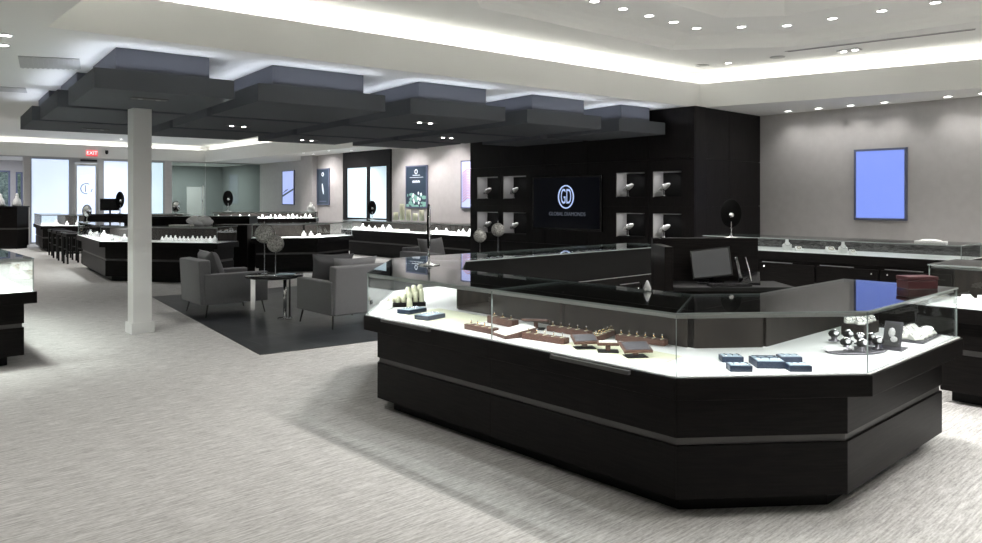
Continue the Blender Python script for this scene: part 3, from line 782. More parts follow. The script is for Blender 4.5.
MB().tube([(.02, -.08, .03), (.0, .05, .14), (-.03, .1, .25)], [.006, .006, .006], 6).xf(lm).build('side_rim', 'chrome', t)

# table mirrors
def make_mirror():
    t = thing('vanity_mirror', 'oval table mirror', 'mirror')
    MB().lathe([(.085, 0), (.085, .008), (.03, .014), (.012, .03)], n=24).build('base', 'chrome', t)
    MB().cyl((0, 0), .009, .03, .2, 12).build('post', 'chrome', t)
    rt = Matrix.Rotation(pi / 2, 3, 'X')
    MB().lathe([(.01, -.008), (.125, -.008), (.13, 0), (.125, .006), (.01, .006)], (0, 0, .30), 32, sx=1, sy=1.35, mtx=rt).build('oval_back', 'deepblack', t)
    MB().lathe([(.005, .0065), (.115, .0065), (.115, .0085)], (0, 0, .30), 32, sx=1, sy=1.35, mtx=rt).build('mirror_glass', 'chrome', t)
    MB().lathe([(.03, -.016), (.03, -.0085)], (0, 0, .28), 16, mtx=rt).build('pivot_disc', 'silver', t)
    return t
mir = make_mirror()
# default: glass faces -Y (local). Back shows towards +Y.
def mirror_at(x, y, z, rz, lab, s=1.0, first=[True]):
    if first[0]: first[0] = False; mir.location = (x, y, z); mir.rotation_euler = (0, 0, rz); mir.scale = (s,) * 3; mir['label'] = lab; return mir
    return dup(mir, (x, y, z), rz, lab, None, s)
pm = c + Rv * .30 + F * .24
mirror_at(pm.x, pm.y, 1.218, RZ + pi, 'black backed oval mirror standing on the cash desk screen', .82)
t = mirror_at(3.90, 5.07, 1.0355, RZ + radians(83), 'oval table mirror seen edge-on at the left corner of the main island', 1.12)
t.rotation_euler = (0, 0, RZ + radians(91))

# ------------------------------------------------------------------ jewellery displays
ringm = thing('finger_ring', 'small gold ring', 'ring')
MB().torus((0, 0, .011), .010, .0022, 16, 6, mtx=Matrix.Rotation(pi / 2, 3, 'X')).build('band', 'gold', ringm)
MB().ball((0, 0, .025), .005, .005, .004, 8).build('stone', 'gem', ringm)
ring_first = [True]
def put_ring(x, y, z, rz, lab, group):
    if ring_first[0]:
        ring_first[0] = False; ringm.location = (x, y, z); ringm.rotation_euler = (0, 0, rz); ringm['label'] = lab; ringm['group'] = group
    else: dup(ringm, (x, y, z), rz, lab, group, .95)
ZD = .7155
def ring_tray(x, y, rz, L, W, H, lab, n, z=ZD, tilt=0.0, topm=None, rows=1):
    t = thing('ring_tray', lab, 'ring tray', (x, y, z))
    lm = Matrix.Translation((x, y, z)) @ Matrix.Rotation(rz, 4, 'Z')
    h0, h1 = H, H + tilt
    body = MB().add([(-L / 2, -W / 2, 0), (L / 2, -W / 2, 0), (L / 2, W / 2, 0), (-L / 2, W / 2, 0), (-L / 2, -W / 2, h0), (L / 2, -W / 2, h0), (L / 2, W / 2, h1), (-L / 2, W / 2, h1)],
                    [(0, 3, 2, 1), (4, 5, 6, 7), (0, 1, 5, 4), (1, 2, 6, 5), (2, 3, 7, 6), (3, 0, 4, 7)])
    body.xf(lm).build('tray_block', 'brown', t, bevel=.003)
    if topm:
        e = .008
        MB().add([(-L / 2 + e, -W / 2 + e, h0 + .0005), (L / 2 - e, -W / 2 + e, h0 + .0005), (L / 2 - e, W / 2 - e, h1 + .0005), (-L / 2 + e, W / 2 - e, h1 + .0005),
                  (-L / 2 + e, -W / 2 + e, h0 + .004), (L / 2 - e, -W / 2 + e, h0 + .004), (L / 2 - e, W / 2 - e, h1 + .004), (-L / 2 + e, W / 2 - e, h1 + .004)],
                 [(0, 3, 2, 1), (4, 5, 6, 7), (0, 1, 5, 4), (1, 2, 6, 5), (2, 3, 7, 6), (3, 0, 4, 7)]).xf(lm).build('pad', topm, t)
    else:
        mb = MB()
        for k in range(n):
            u = -L / 2 + L * (k + .5) / n; mb.box(u - .004, u + .004, -W * .36, W * .36, h0, h0 + .003 + tilt * .5)
        mb.xf(lm).build('slot_roll', 'cream', t)
    for k in range(n if not topm else 0):
        u = -L / 2 + L * (k + .5) / n
        p = lm @ Vector((u, 0, (h0 + h1) / 2 + .0032)); put_ring(p.x, p.y, p.z, rz + pi / 2 + .6, 'gold ring in the ' + lab, 'rings in the ' + lab)
    return t
def slab_stand(x, y, rz, L, W, lab, h=.05, top='grey', z=ZD, tilt=12):
    t = thing('slab_stand', lab, 'display stand', (x, y, z))
    lm = Matrix.Translation((x, y, z)) @ Matrix.Rotation(rz, 4, 'Z')
    MB().box(-.06, .06, -.045, .045, 0, .005).xf(lm).build('foot', 'black', t)
    MB().box(-.014, .014, -.012, .012, .005, h).xf(lm).build('post', 'brown', t)
    lt = lm @ Matrix.Translation((0, 0, h)) @ Matrix.Rotation(radians(tilt), 4, 'X')
    MB().box(-L / 2, L / 2, -W / 2, W / 2, 0, .016).xf(lt).build('slab', 'brown', t, bevel=.002)
    MB().box(-L / 2 + .01, L / 2 - .01, -W / 2 + .01, W / 2 - .01, .0165, .019).xf(lt).build('face_plate', top, t)
    return t
def gift_box(x, y, rz, L, W, H, lab, z=ZD, group=None, fancy=False):
    t = thing('gift_box', lab, 'jewellery box', (x, y, z))
    if group: t['group'] = group
    lm = Matrix.Translation((x, y, z)) @ Matrix.Rotation(rz, 4, 'Z')
    MB().box(-L / 2, L / 2, -W / 2, W / 2, 0, H).xf(lm).build('box_body', 'navy', t, bevel=.002)
    MB().box(-L / 2 + .008, L / 2 - .008, -W / 2 + .008, W / 2 - .008, H + .0002, H + .003).xf(lm).build('box_insert', 'paleblue', t)
    mb = MB()
    for k in range(3): mb.tube([(-L * .3 + L * .3 * k, -W * .3, H + .005), (-L * .22 + L * .3 * k, 0, H + .006), (-L * .3 + L * .3 * k, W * .3, H + .005)], .002, 5)
    mb.xf(lm).build('necklace', 'silver', t)
    if fancy:
        MB().box(-L / 2 + .012, L / 2 - .012, W * .12, W * .17, H + .003, H + .006).box(-L / 2 + .012, L / 2 - .012, W * .36, W / 2 - .012, H + .003, H + .006).xf(lm).build('box_rib', 'navy', t)
    return t
def G(px, py, z):
    d = 735 * (1.6 - z) / (py - 200.0); p = vp(px, d); return p.x, p.y
"""brown trays: positions in metres along the long case"""
YL = pi / 2   # trays whose length runs along the case
def at(px, py, h=0.0): return G(px, py, ZD + h)
def tray_between(pa, pb, W, H, lab, n, **k):
    """tray whose near bottom edge runs between two surveyed deck points"""
    a, b = Vector(at(*pa)), Vector(at(*pb)); d = b - a; L = d.length; nrm = Vector((-d.y, d.x)).normalized()
    cpos = (a + b) / 2 + nrm * (W / 2); return ring_tray(cpos.x, cpos.y, atan2(d.y, d.x), L, W, H, lab, n, **k)
tray_between((464, 329), (491, 334.5), .07, .036, 'brown ring tray nearest the cream board, left of the glass seam', 4)
tray_between((487, 322.5), (512, 328), .06, .05, 'short brown ring tray behind the cream topped wedge', 3)
tray_between((492, 335), (505, 339.5), .24, .02, 'cream topped brown wedge ring tray beside the glass seam', 4, tilt=.035, topm='ivory')
tray_between((521.5, 338.5), (564, 345), .06, .038, 'long brown ring tray in front of the grey slab stands', 5)
tray_between((546.5, 331), (588, 337.5), .055, .036, 'brown ring tray standing farthest back in the long case', 5)
tray_between((598, 342.5), (617, 335), .055, .036, 'diagonal brown ring tray pointing to the back of the case', 5)
tray_between((615, 341), (664.5, 347), .06, .036, 'long brown ring tray at the right end of the case', 6, z=ZD + .0035)
a = at(536, 329); slab_stand(a[0], a[1], .6 + pi / 2, .18, .14, 'grey slab on a dark stand behind the cream topped wedge', h=.05)
a = at(584.5, 348.5); slab_stand(a[0], a[1], RZ + .15, .15, .10, 'grey slab on a brown stand, the left of the two front ones', h=.045, tilt=18, z=ZD + .0035)
a = at(635.5, 357); slab_stand(a[0], a[1], RZ + .15, .165, .11, 'grey slab on a brown stand, nearest the right glass corner', h=.045, tilt=18, z=ZD + .0035)
a = at(608, 352); slab_stand(a[0], a[1], RZ - .1, .125, .05, 'small brown block stand between the two front slab stands', h=.04, tilt=8, top='ivory', z=ZD + .0035)
# cream boards lying on the deck
def board(pts, lab):
    q = [at(*p) for p in pts]
    return tag(MB().prism(q, ZD, ZD + .016).build('display_board', 'cream', bevel=.002), lab, 'display board')
# ==== ITEMS_END
bd1 = [(3.17, 4.66), (3.17, 3.98), (3.72, 3.98), (3.72, 4.70)]
bd2 = [(3.19, 3.0), (3.19, 2.28), (3.60, 2.34), (3.60, 3.05)]
tag(MB().prism(bd2, ZD, ZD + .003).build('display_board', 'cream'), 'cream board lying under the front slab stands near the right glass corner', 'display board')
for cs, y0, y1 in ((cB, 4.02, 4.6), (cC, 2.33, 2.88)):
    MB().box(3.085, 3.109, y0, y1, .694, .7145).build('edge_strip', 'strip', cs)
tag(MB().prism(bd1, ZD, ZD + .004).build('display_board', 'cream'), 'cream board lying in the case under the pair of blue boxes', 'display board')
# pair of blue boxes
a = at(412, 313); gift_box(a[0], a[1], .18, .20, .13, .032, 'navy box with white lid, the farther of the pair at left', z=ZD + .0045)
a = at(430, 319); gift_box(a[0], a[1], .18, .20, .13, .032, 'navy box with white lid, the nearer of the pair at left', z=ZD + .0045)
# cream ring cluster on a dark base
t = thing('ring_display', 'cream cluster of ring pegs on a dark stepped base', 'ring display', (*at(405, 307), ZD))
a = at(404, 305.5); lm = Matrix.Translation((a[0], a[1], ZD)) @ Matrix.Rotation(RZ + .25, 4, 'Z')
MB().box(-.13, .17, -.09, .12, 0, .035).box(-.02, .17, .02, .12, .035, .065).xf(lm).build('dark_base', 'wood', t, bevel=.002)
mb = MB()
for i in range(6):
    for j in range(3):
        hh = .03 + .014 * i + random.random() * .012; zb = .035 if j == 0 or i < 3 else .065
        mb.lathe([(.021, 0), (.02, hh * .8), (.012, hh)], (-.11 + i * .05, -.055 + j * .06, zb), 10)
mb.xf(lm).build('peg_cluster', 'cream', t)
MB().lathe([(.025, 0), (.022, .07), (.012, .08)], (.03, -.12, 0), 12).xf(lm).build('front_peg', 'cream', t)
for k, (px, py, lab) in enumerate(((386, 309, 'small white ring display at the left glass corner'), )):
    a = at(px, py)
    t = thing('ring_display', lab, 'ring display', (a[0], a[1], ZD))
    MB().add([(-.05, -.04, 0), (.05, -.04, 0), (.05, .04, 0), (-.05, .04, 0), (-.05, -.04, .015), (.05, -.04, .015), (.05, .04, .06), (-.05, .04, .06)], [(0, 3, 2, 1), (4, 5, 6, 7), (0, 1, 5, 4), (1, 2, 6, 5), (2, 3, 7, 6), (3, 0, 4, 7)]).xf(Matrix.Translation((a[0], a[1], ZD)) @ Matrix.Rotation(RZ, 4, 'Z')).build('sloped_block', 'disp', t, bevel=.004)
    MB().tube([(a[0] - .03, a[1], ZD + .05), (a[0], a[1] - .02, ZD + .055), (a[0] + .03, a[1] - .03, ZD + .05)], .003, 6).build('bracelet', 'silver', t)
# five blue boxes in the right corner
for px, py, L, W, H, lab, fz in ((731, 361, .115, .085, .03, 'pale topped navy box, back left of the five', False), (739, 370, .115, .085, .03, 'pale topped navy box, front left of the five', False),
                             (767, 365.5, .15, .15, .036, 'largest navy box in the middle of the five blue boxes', True), (789, 361, .115, .085, .03, 'pale topped navy box, back right of the five', False),
                             (798, 370, .115, .085, .03, 'pale topped navy box, front right of the five', False)):
    a = at(px, py); gift_box(a[0], a[1], RZ - .05, L, W, H, lab, fancy=fz)
# watch tray
t = thing('watch_tray', 'round edged white tray carrying dark watch stands at the right corner', 'display tray', (*at(855, 350), ZD))
a = at(856, 351.5); lm = Matrix.Translation((a[0], a[1], ZD)) @ Matrix.Rotation(RZ + .25, 4, 'Z')
MB().lathe([(.19, 0), (.20, .006), (.19, .012)], n=32, sx=1, sy=.5).xf(lm).build('tray_plate', 'grey', t)
MB().box(-.20, -.02, -.01, .05, .012, .03).xf(lm).build('white_bar', 'disp', t, bevel=.004)
wc = thing('watch_pillow', 'dark cushion with a silver watch', 'watch stand')
MB().lathe([(.032, 0), (.034, .004), (.014, .012), (.02, .03)], n=14).build('foot', 'grey', wc)
MB().ball((0, 0, .045), .036, .024, .024, 12).build('cushion', 'black', wc)
MB().torus((0, 0, .045), .024, .006, 18, 6, mtx=Matrix.Rotation(pi / 2, 3, 'X')).build('band', 'silver', wc)
MB().lathe([(.014, 0), (.014, .006)], (0, -.024, .052), 14, mtx=Matrix.Rotation(radians(60), 3, 'X')).build('watch_face', 'gem', wc)
wl = [(834, 343, 'back left on the tray'), (848, 343.5, 'back, second from left on the tray'), (846, 352, 'front left on the tray'), (862, 353.5, 'front middle on the tray'), (871, 347, 'beside the framed card'), (878, 351, 'nearest the glass corner post'), (860, 346.5, 'in the centre of the tray')]
for k, (px, py, lab) in enumerate(wl):
    a = at(px, py); L_ = 'dark cushion with silver watch, ' + lab
    if k == 0: wc.location = (*a, ZD + .013); wc.rotation_euler = (0, 0, RZ); wc['label'] = L_; wc['group'] = 'watches on the corner tray'
    else: dup(wc, (*a, ZD + .013), RZ + random.uniform(-.4, .4), L_, 'watches on the corner tray', 1.0)
# framed card
a = at(891, 349); t = thing('easel_card', 'framed dark card leaning upright beside the watch tray', 'display card', (*a, ZD))
lm = Matrix.Translation((a[0], a[1], ZD)) @ Matrix.Rotation(RZ - .75, 4, 'Z')
lt = lm @ Matrix.Rotation(radians(-24), 4, 'X')
MB().box(-.05, .05, 0, .008, .004, .17).xf(lt).build('frame', 'grey', t, bevel=.002)
MB().box(-.04, .04, -.002, -.0002, .014, .16).xf(lt).build('card', 'dark', t)
MB().ball((-.005, -.003, .10), .02, .003, .03, 10).ball((.01, -.003, .06), .02, .003, .018, 10).xf(lt).build('card_picture', 'vent', t)
MB().box(-.07, .07, -.05, .1, 0, .004).xf(lm).build('foot_plate', 'grey', t)
# cream bracelet pillows on glass trays
def pad_group(px, py, lab, glab, L, W, n, z, rz, big=1.0):
    a = at(px, py); t = thing('display_tray', lab, 'display tray', (*a, z)); lm = Matrix.Translation((a[0], a[1], z)) @ Matrix.Rotation(rz, 4, 'Z')
    MB().box(-L / 2, L / 2, -W / 2, W / 2, 0, .012).xf(lm).build('tray_plate', 'grey', t, bevel=.003)
    return a, lm
pad = thing('bracelet_pillow', 'ivory bracelet pillow', 'jewellery pillow')
MB().add([(-.035, -.03, 0), (.035, -.03, 0), (.035, .03, 0), (-.035, .03, 0), (-.032, -.028, .015), (.032, -.028, .015), (.03, .026, .05), (-.03, .026, .05)], [(0, 3, 2, 1), (4, 5, 6, 7), (0, 1, 5, 4), (1, 2, 6, 5), (2, 3, 7, 6), (3, 0, 4, 7)]).build('pillow_block', 'ivory', pad, bevel=.01, seg=3)
MB().torus((0, 0, .035), .026, .003, 18, 6, mtx=Matrix.Rotation(radians(35), 3, 'X')).build('bracelet', 'silver', pad)
pf = [True]
def put_pad(lm, x, y, z, lab, grp, s=1.0, rz=0):
    p = lm @ Vector((x, y, z))
    if pf[0]: pf[0] = False; pad.location = p; pad.rotation_euler = (0, 0, rz); pad.scale = (s,) * 3; pad['label'] = lab; pad['group'] = grp
    else: dup(pad, p, rz, lab, grp, s)
a, lm = pad_group(915, 338, 'clear tray of ivory bracelet pillows near the right end of the main island', '', .40, .20, 6, ZD, .05)
for x in (-.145, -.05, .05, .145):
    for y in (-.045, .045): put_pad(lm, x, y, .0125, 'ivory bracelet pillow on the front clear tray at the right end', 'ivory pillows on the front clear tray', 1.05, RZ + random.uniform(-.3, .3))
a = (5.10, 1.95)
t = thing('display_riser', 'dark riser behind the framed card carrying ivory ring pillows', 'display riser', (a[0], a[1], ZD)); lm = Matrix.Translation((a[0], a[1], ZD)) @ Matrix.Rotation(.05, 4, 'Z')
MB().box(-.15, .15, -.07, .07, 0, .075).xf(lm).build('riser_block', 'backp', t, bevel=.003)
for x in (-.108, -.036, .036, .108):
    for y in (-.032, .034): put_pad(lm, x, y, .0755, 'ivory ring pillow on the dark riser behind the framed card', 'ivory pillows on the dark riser', .80, RZ + random.uniform(-.3, .3))
# burgundy box on the glass top
t = thing('burgundy_case', 'burgundy lidded box on the glass top of the main island right end', 'box', (5.2, 1.64, 1.0355))
bx = Matrix.Translation((5.2, 1.64, 1.0355)) @ Matrix.Rotation(RZ + .1, 4, 'Z')
MB().box(-.10, .10, -.06, .06, 0, .05).xf(bx).build('box_base', 'burgundy', t, bevel=.004)
MB().box(-.102, .102, -.062, .062, .053, .078).xf(bx).build('box_lid', 'burgundy', t, bevel=.004)
# small clear figure on the island's inner ledge
def figurine(x, y, z, lab, s=1):
    tag(MB().lathe([(.022, 0), (.026, .015), (.018, .035), (.012, .05), (.004, .065)], (0, 0, 0), 14).build('perfume_bottle', 'gem'), lab, 'bottle').location = (x, y, z)
figurine(3.80, 2.72, 1.0355, 'tiny clear drop shaped bottle on the inner edge of the glass top')

# ================================================================== busts used in the other cases
bust = thing('necklace_bust', 'white necklace bust', 'necklace bust')
MB().lathe([(.05, 0), (.062, .01), (.07, .05), (.066, .085), (.035, .11), (.024, .125), (.022, .16), (.02, .165)], n=18, sx=1, sy=.55).build('bust_form', 'disp', bust)
MB().torus((0, -.018, .10), .04, .003, 18, 6, mtx=Matrix.Rotation(radians(50), 3, 'X')).build('necklace', 'silver', bust)
flat = thing('display_ramp', 'white display ramp', 'display ramp')
MB().add([(-.06, -.05, 0), (.06, -.05, 0), (.06, .05, 0), (-.06, .05, 0), (-.058, -.048, .015), (.058, -.048, .015), (.055, .045, .08), (-.055, .045, .08)], [(0, 3, 2, 1), (4, 5, 6, 7), (0, 1, 5, 4), (1, 2, 6, 5), (2, 3, 7, 6), (3, 0, 4, 7)]).build('ramp_block', 'disp', flat, bevel=.006)
MB().torus((0, 0, .055), .03, .003, 18, 6, mtx=Matrix.Rotation(radians(35), 3, 'X')).build('bracelet', 'gold', flat)
bf = {'b': True, 'f': True}
def put(kind, x, y, z, rz, lab, grp=None, s=1.0):
    src = bust if kind == 'b' else flat
    if bf[kind]:
        bf[kind] = False; src.location = (x, y, z); src.rotation_euler = (0, 0, rz); src.scale = (s,) * 3; src['label'] = lab
        if grp: src['group'] = grp
        return src
    return dup(src, (x, y, z), rz, lab, grp, s)
def fill(a, b, n, z, lab, grp, kinds='bf', s=(.7, 1.0), jit=.06, rz=RZ, rows=1):
    a = Vector(a); b = Vector(b); nn = Vector((-(b - a).y, (b - a).x)).normalized()
    for r_ in range(rows):
        for k in range(n):
            p = a.lerp(b, (k + .5) / n) + nn * (r_ * .2 + random.uniform(-jit, jit))
            kd = random.choice(kinds)
            put(kd, p.x, p.y, z, rz + random.uniform(-.3, .3), lab % ('necklace bust' if kd == 'b' else 'display ramp'), grp + (' (busts)' if kd == 'b' else ' (ramps)'), random.uniform(*s))

# ------------------------------------------------------------------ near left case
P2 = [(1.56, 12.0), (1.56, 8.25), (-1.6, 8.25)]
P2 = [(-1.6, 8.25), (1.56, 8.25), (1.56, 12.0)]
def flip(P): return P[::-1]
# staff side lies to the left of travel; for this case travel -1.6 -> 1.56 -> up: left is inside
nl = display_case('glass case cut off by the left edge of the picture', P2, 0, 2, body=[.05, .10], free=(False, True), energy=9, lc=(.95, 1, .95), backmat='ivory')
fill((-.9, 8.45), (1.4, 8.45), 11, ZD, 'white %s in the case at the left edge', 'white displays in the left edge case', rows=2, s=(.8, 1.1))

fill((1.2, 9.0), (1.2, 11.0), 8, ZD, 'ivory %s along the short glass side of the left edge case', 'ivory displays at the side of the left edge case', s=(1.0, 1.5), jit=.1)
# ------------------------------------------------------------------ middle distance island (left of the chairs)
Q = [(4.75, 19.6), (4.15, 15.95), (5.5, 13.95), (7.3, 13.95)]
Q = [(4.45, 19.3), (4.05, 15.85), (5.55, 13.75)]
m2 = display_case('corner glass case behind the white column with stools along it', Q, 0, 1, zd=.78, zt=1.08, body=[.10, .04], free=(True, False), energy=6)
m3 = display_case('glass case with a row of pale busts behind the left armchair', Q, 1, 2, zd=.78, zt=1.08, body=[.10, .04], free=(False, True), energy=1.2)
fill((4.62, 18.8), (4.4, 16.3), 12, .786, 'white %s in the glass case beside the stools', 'white displays beside the stools', rows=1, s=(.7, 1.0), jit=.06)
fill((4.98, 15.20), (5.72, 14.17), 13, .786, 'pale %s in the row behind the left armchair', 'pale busts behind the left armchair', kinds='b', s=(.55, .75), jit=.015)
fill((4.25, 15.9), (4.75, 15.3), 6, .786, 'white %s in the corner of the case by the column', 'white displays in the corner by the column', s=(.6, .9), jit=.03)
# desk screen behind with papers and a white bag
def blk(name, lab, cat, boxes, m_, loc, rz, bevel=.004, part=None):
    mb = MB()
    for b in boxes: mb.box(*b)
    mb.xf(Matrix.Translation(loc) @ Matrix.Rotation(rz, 4, 'Z'))
    return tag(mb.build(name, m_, bevel=bevel), lab, cat)
def desk(lab, cpos, L, h, rz, W=.6):
    t = thing('service_desk', lab, 'desk', (cpos[0], cpos[1], 0)); lm = Matrix.Translation((cpos[0], cpos[1], 0)) @ Matrix.Rotation(rz, 4, 'Z')
    MB().box(-L / 2 + .03, L / 2 - .03, -W / 2 + .05, W / 2 - .03, 0, .1).xf(lm).build('toe_kick', 'black', t)
    MB().box(-L / 2, L / 2, -W / 2, W / 2, .1, h * .45).xf(lm).build('lower_panel', 'wood', t, bevel=.004)
    MB().box(-L / 2 + .01, L / 2 - .01, -W / 2 + .01, W / 2 - .01, h * .45, h * .49).xf(lm).build('reveal_strip', 'strip', t)
    MB().box(-L / 2, L / 2, -W / 2, W / 2, h * .49, h - .04).xf(lm).build('upper_panel', 'wood', t, bevel=.004)
    MB().box(-L / 2 - .02, L / 2 + .02, -W / 2 - .02, W / 2 + .02, h - .038, h).xf(lm).build('counter_top', 'black', t, bevel=.004)
    return t
p = vp(192, 17.3); desk('tall black service desk behind the busts case', (p.x, p.y), 2.9, 1.22, RZ)
p = vp(118, 21.0); desk('black service desk in front of the bright window', (p.x, p.y), 1.6, 1.2, RZ)
def monitor2(x, y, z, rz, lab):
    t = thing('monitor', lab, 'monitor', (x, y, z)); lm = Matrix.Translation((x, y, z)) @ Matrix.Rotation(rz, 4, 'Z')
    MB().box(-.12, .12, -.08, .08, 0, .015).xf(lm).build('foot', 'black', t)
    MB().box(-.02, .02, -.01, .02, .015, .2).xf(lm).build('neck', 'black', t)
    MB().box(-.27, .27, -.03, -.005, .1, .44).xf(lm).build('housing', 'black', t, bevel=.004)
    MB().box(-.26, .26, -.034, -.031, .11, .43).xf(lm).build('screen', 'blackgloss', t)
p = vp(110, 20.9); monitor2(p.x, p.y, 1.2, RZ, 'black monitor on the desk in front of the bright window')
p = vp(200, 14.9)
t = thing('shopping_bag', 'crumpled white bag lying on the busts case', 'bag', (p.x, p.y, 1.092))
mb = MB()
for k in range(7):
    mb.ball((p.x + Rv.x * (k - 3) * .05, p.y + Rv.y * (k - 3) * .05, 1.095 + .085 + .03 * sin(k * 1.7)), .13, .12, .085 - .005 * abs(k - 3), 12, mtx=Matrix.Rotation(k * .7, 3, 'Z'))
mb.build('bag_body', 'paper', t)
p = vp(182, 14.6)
tag(MB().box(-.22, .2, -.1, .1, 0, .02).xf(Matrix.Translation((p.x, p.y, 1.091)) @ Matrix.Rotation(RZ, 4, 'Z')).build('catalogue', 'ivory', bevel=.002), 'ivory catalogue lying left of the crumpled white bag', 'book')
# office chairs' backs behind
def task_chair(px, d, zt_, lab):
    p = vp(px, d); t = thing('task_chair', lab, 'chair', (p.x, p.y, 0)); lm = Matrix.Translation((p.x, p.y, 0)) @ Matrix.Rotation(RZ, 4, 'Z')
    MB().box(-.22, .22, -.03, .05, zt_ - .5, zt_).xf(lm).build('backrest', 'fabric', t, bevel=.03)
    MB().box(-.24, .24, -.5, -.03, .45, .53).xf(lm).build('seat', 'fabric', t, bevel=.03)
    MB().tube([(0, .0, .5), (0, .02, zt_ - .3)], .02, 8).xf(lm).build('spine', 'black', t)
    MB().cyl((0, -.25), .025, .06, .45, 10).xf(lm).build('gas_post', 'chrome', t)
    for k in range(5):
        a = k * 2 * pi / 5; MB().tube([(0, -.25, .09), (.28 * cos(a), -.25 + .28 * sin(a), .05)], .018, 6).ball((.28 * cos(a), -.25 + .28 * sin(a), .03), .03, .03, .03, 8).xf(lm).build('leg', 'black', t)
task_chair(202, 15.75, 1.13, 'grey task chair behind the crumpled white bag')

# stools
stool = thing('bar_stool', 'black backless bar stool', 'stool')
MB().box(-.2, .2, -.2, .2, .68, .76).build('seat', 'black', stool, bevel=.02)
for sx in (-1, 1):
    for sy in (-1, 1): MB().box(sx * .165 - .018, sx * .165 + .018, sy * .165 - .018, sy * .165 + .018, 0, .68).build('leg', 'black', stool)
MB().box(-.15, .15, -.172, -.158, .25, .28).box(-.15, .15, .158, .172, .25, .28).build('foot_rail', 'black', stool)
MB().box(-.172, -.158, -.15, .15, .35, .38).box(.158, .172, -.15, .15, .35, .38).build('side_rail', 'black', stool)
sp = [(57, 20.9), (62, 19.9), (67.5, 19.0), (73, 18.2)]
sl = ['black bar stool farthest back in the row of four', 'black bar stool, third from the front of the row', 'black bar stool, second from the front of the row', 'black bar stool at the front of the row of four']
for k, (px, d) in enumerate(sp):
    p = vp(px, d * 1.02)
    if k == 0: stool.location = (p.x, p.y, 0); stool['label'] = sl[0]; stool['group'] = 'bar stools beside the glass case'
    else: dup(stool, (p.x, p.y, 0), .05, sl[k], 'bar stools beside the glass case')

# far case (left) and reception desk
Q3 = [(5.35, 28.9), (5.0, 26.0), (5.75, 25.3), (9.3, 25.3)]
display_case('small far glass case before the entrance windows', Q3, 0, 3, zd=.80, zt=1.14, body=.06, free=(True, True), energy=4, name='display_case')
fill((5.3, 26.0), (7.2, 25.55), 7, .806, 'small %s in the far case before the windows', 'displays in the far case before the windows', s=(.8, 1.1), jit=.05)
p = vp(-2, 24.3); desk('black reception desk at the far left edge', (p.x, p.y), 1.65, 1.40, RZ, .6)
for k, (px, lab) in enumerate(((0.5, 'white rounded ornament on the reception desk at the picture edge'), (17, 'white rounded ornament on the right end of the reception desk'))):
    q = vp(px, 24.3); t = thing('ornament', lab, 'ornament', (q.x, q.y, 1.401))
    MB().lathe([(.12, 0), (.14, .05), (.11, .2), (.05, .28), (.05, .34)], (q.x, q.y, 1.401), 16).build('ornament_body', 'disp', t)
    MB().ball((q.x, q.y, 1.401 + .37), .05, .05, .05, 10).build('finial', 'disp', t)

# ------------------------------------------------------------------ island right of the left armchair
S = [(5.9, 17.3), (8.07, 14.75), (9.6, 14.75)]
S2 = [tuple(vp(213, 16.4)), tuple(vp(322, 16.9)), (10.2, 15.9)]
pA = vp(216, 15.9); pB = vp(318, 16.3); pC = pB + Vector((1.25, .55))
S2 = [(pA.x, pA.y), (pB.x, pB.y), (pC.x, pC.y)]
# left part is a plain dark block, right part a glass case
q0 = vp(219, 15.9); q1 = vp(244, 16.0)
t = thing('storage_cabinet', 'plain black cabinet block between the two middle islands', 'cabinet', (q0.x, q0.y, 0))
lm = Matrix.Translation((*((q0 + q1) / 2), 0)) @ Matrix.Rotation(RZ, 4, 'Z')
MB().box(-.34, .32, .05, .6, 0, .1).xf(lm).build('toe_kick', 'black', t)
MB().box(-.36, .34, 0, .62, .1, 1.02).xf(lm).build('cabinet_body', 'wood', t, bevel=.004)
MB().box(-.38, .35, -.02, .64, 1.02, 1.06).xf(lm).build('cabinet_top', 'black', t, bevel=.004)
S3 = [tuple(vp(250.5, 16.05)), (pB.x, pB.y), (pC.x, pC.y)]
display_case('glass case with a lit white deck behind the round table', S3, 0, 2, zd=.76, zt=1.07, body=.06, free=(True, True), energy=7, depth=.7)
fill(tuple(vp(300, 16.7)), tuple(vp(322, 16.75)), 3, .766, 'pale %s inside the glass corner behind the round table', 'displays in the glass corner behind the table', s=(.7, .9), jit=.03)
# its far arm: raised counter with white deck and low glass
Tq = [tuple(vp(212, 20.3)), tuple(vp(316, 20.6))]
fa = display_case('long far glass case under the green glass room, white displays on it', Tq, 0, 1, zd=1.09, zt=1.26, body=.02, free=(True, True), energy=8, depth=.6)
fill(tuple(vp(216, 20.55)), tuple(vp(312, 20.85)), 22, 1.096, 'white %s in the long far case below the green glass room', 'white displays below the green glass room', s=(.45, .75), jit=.05)
q = vp(311, 20.8); put('b', q.x, q.y, 1.272, RZ, 'tall white necklace bust standing on the right end of the long far case', None, 1.6)

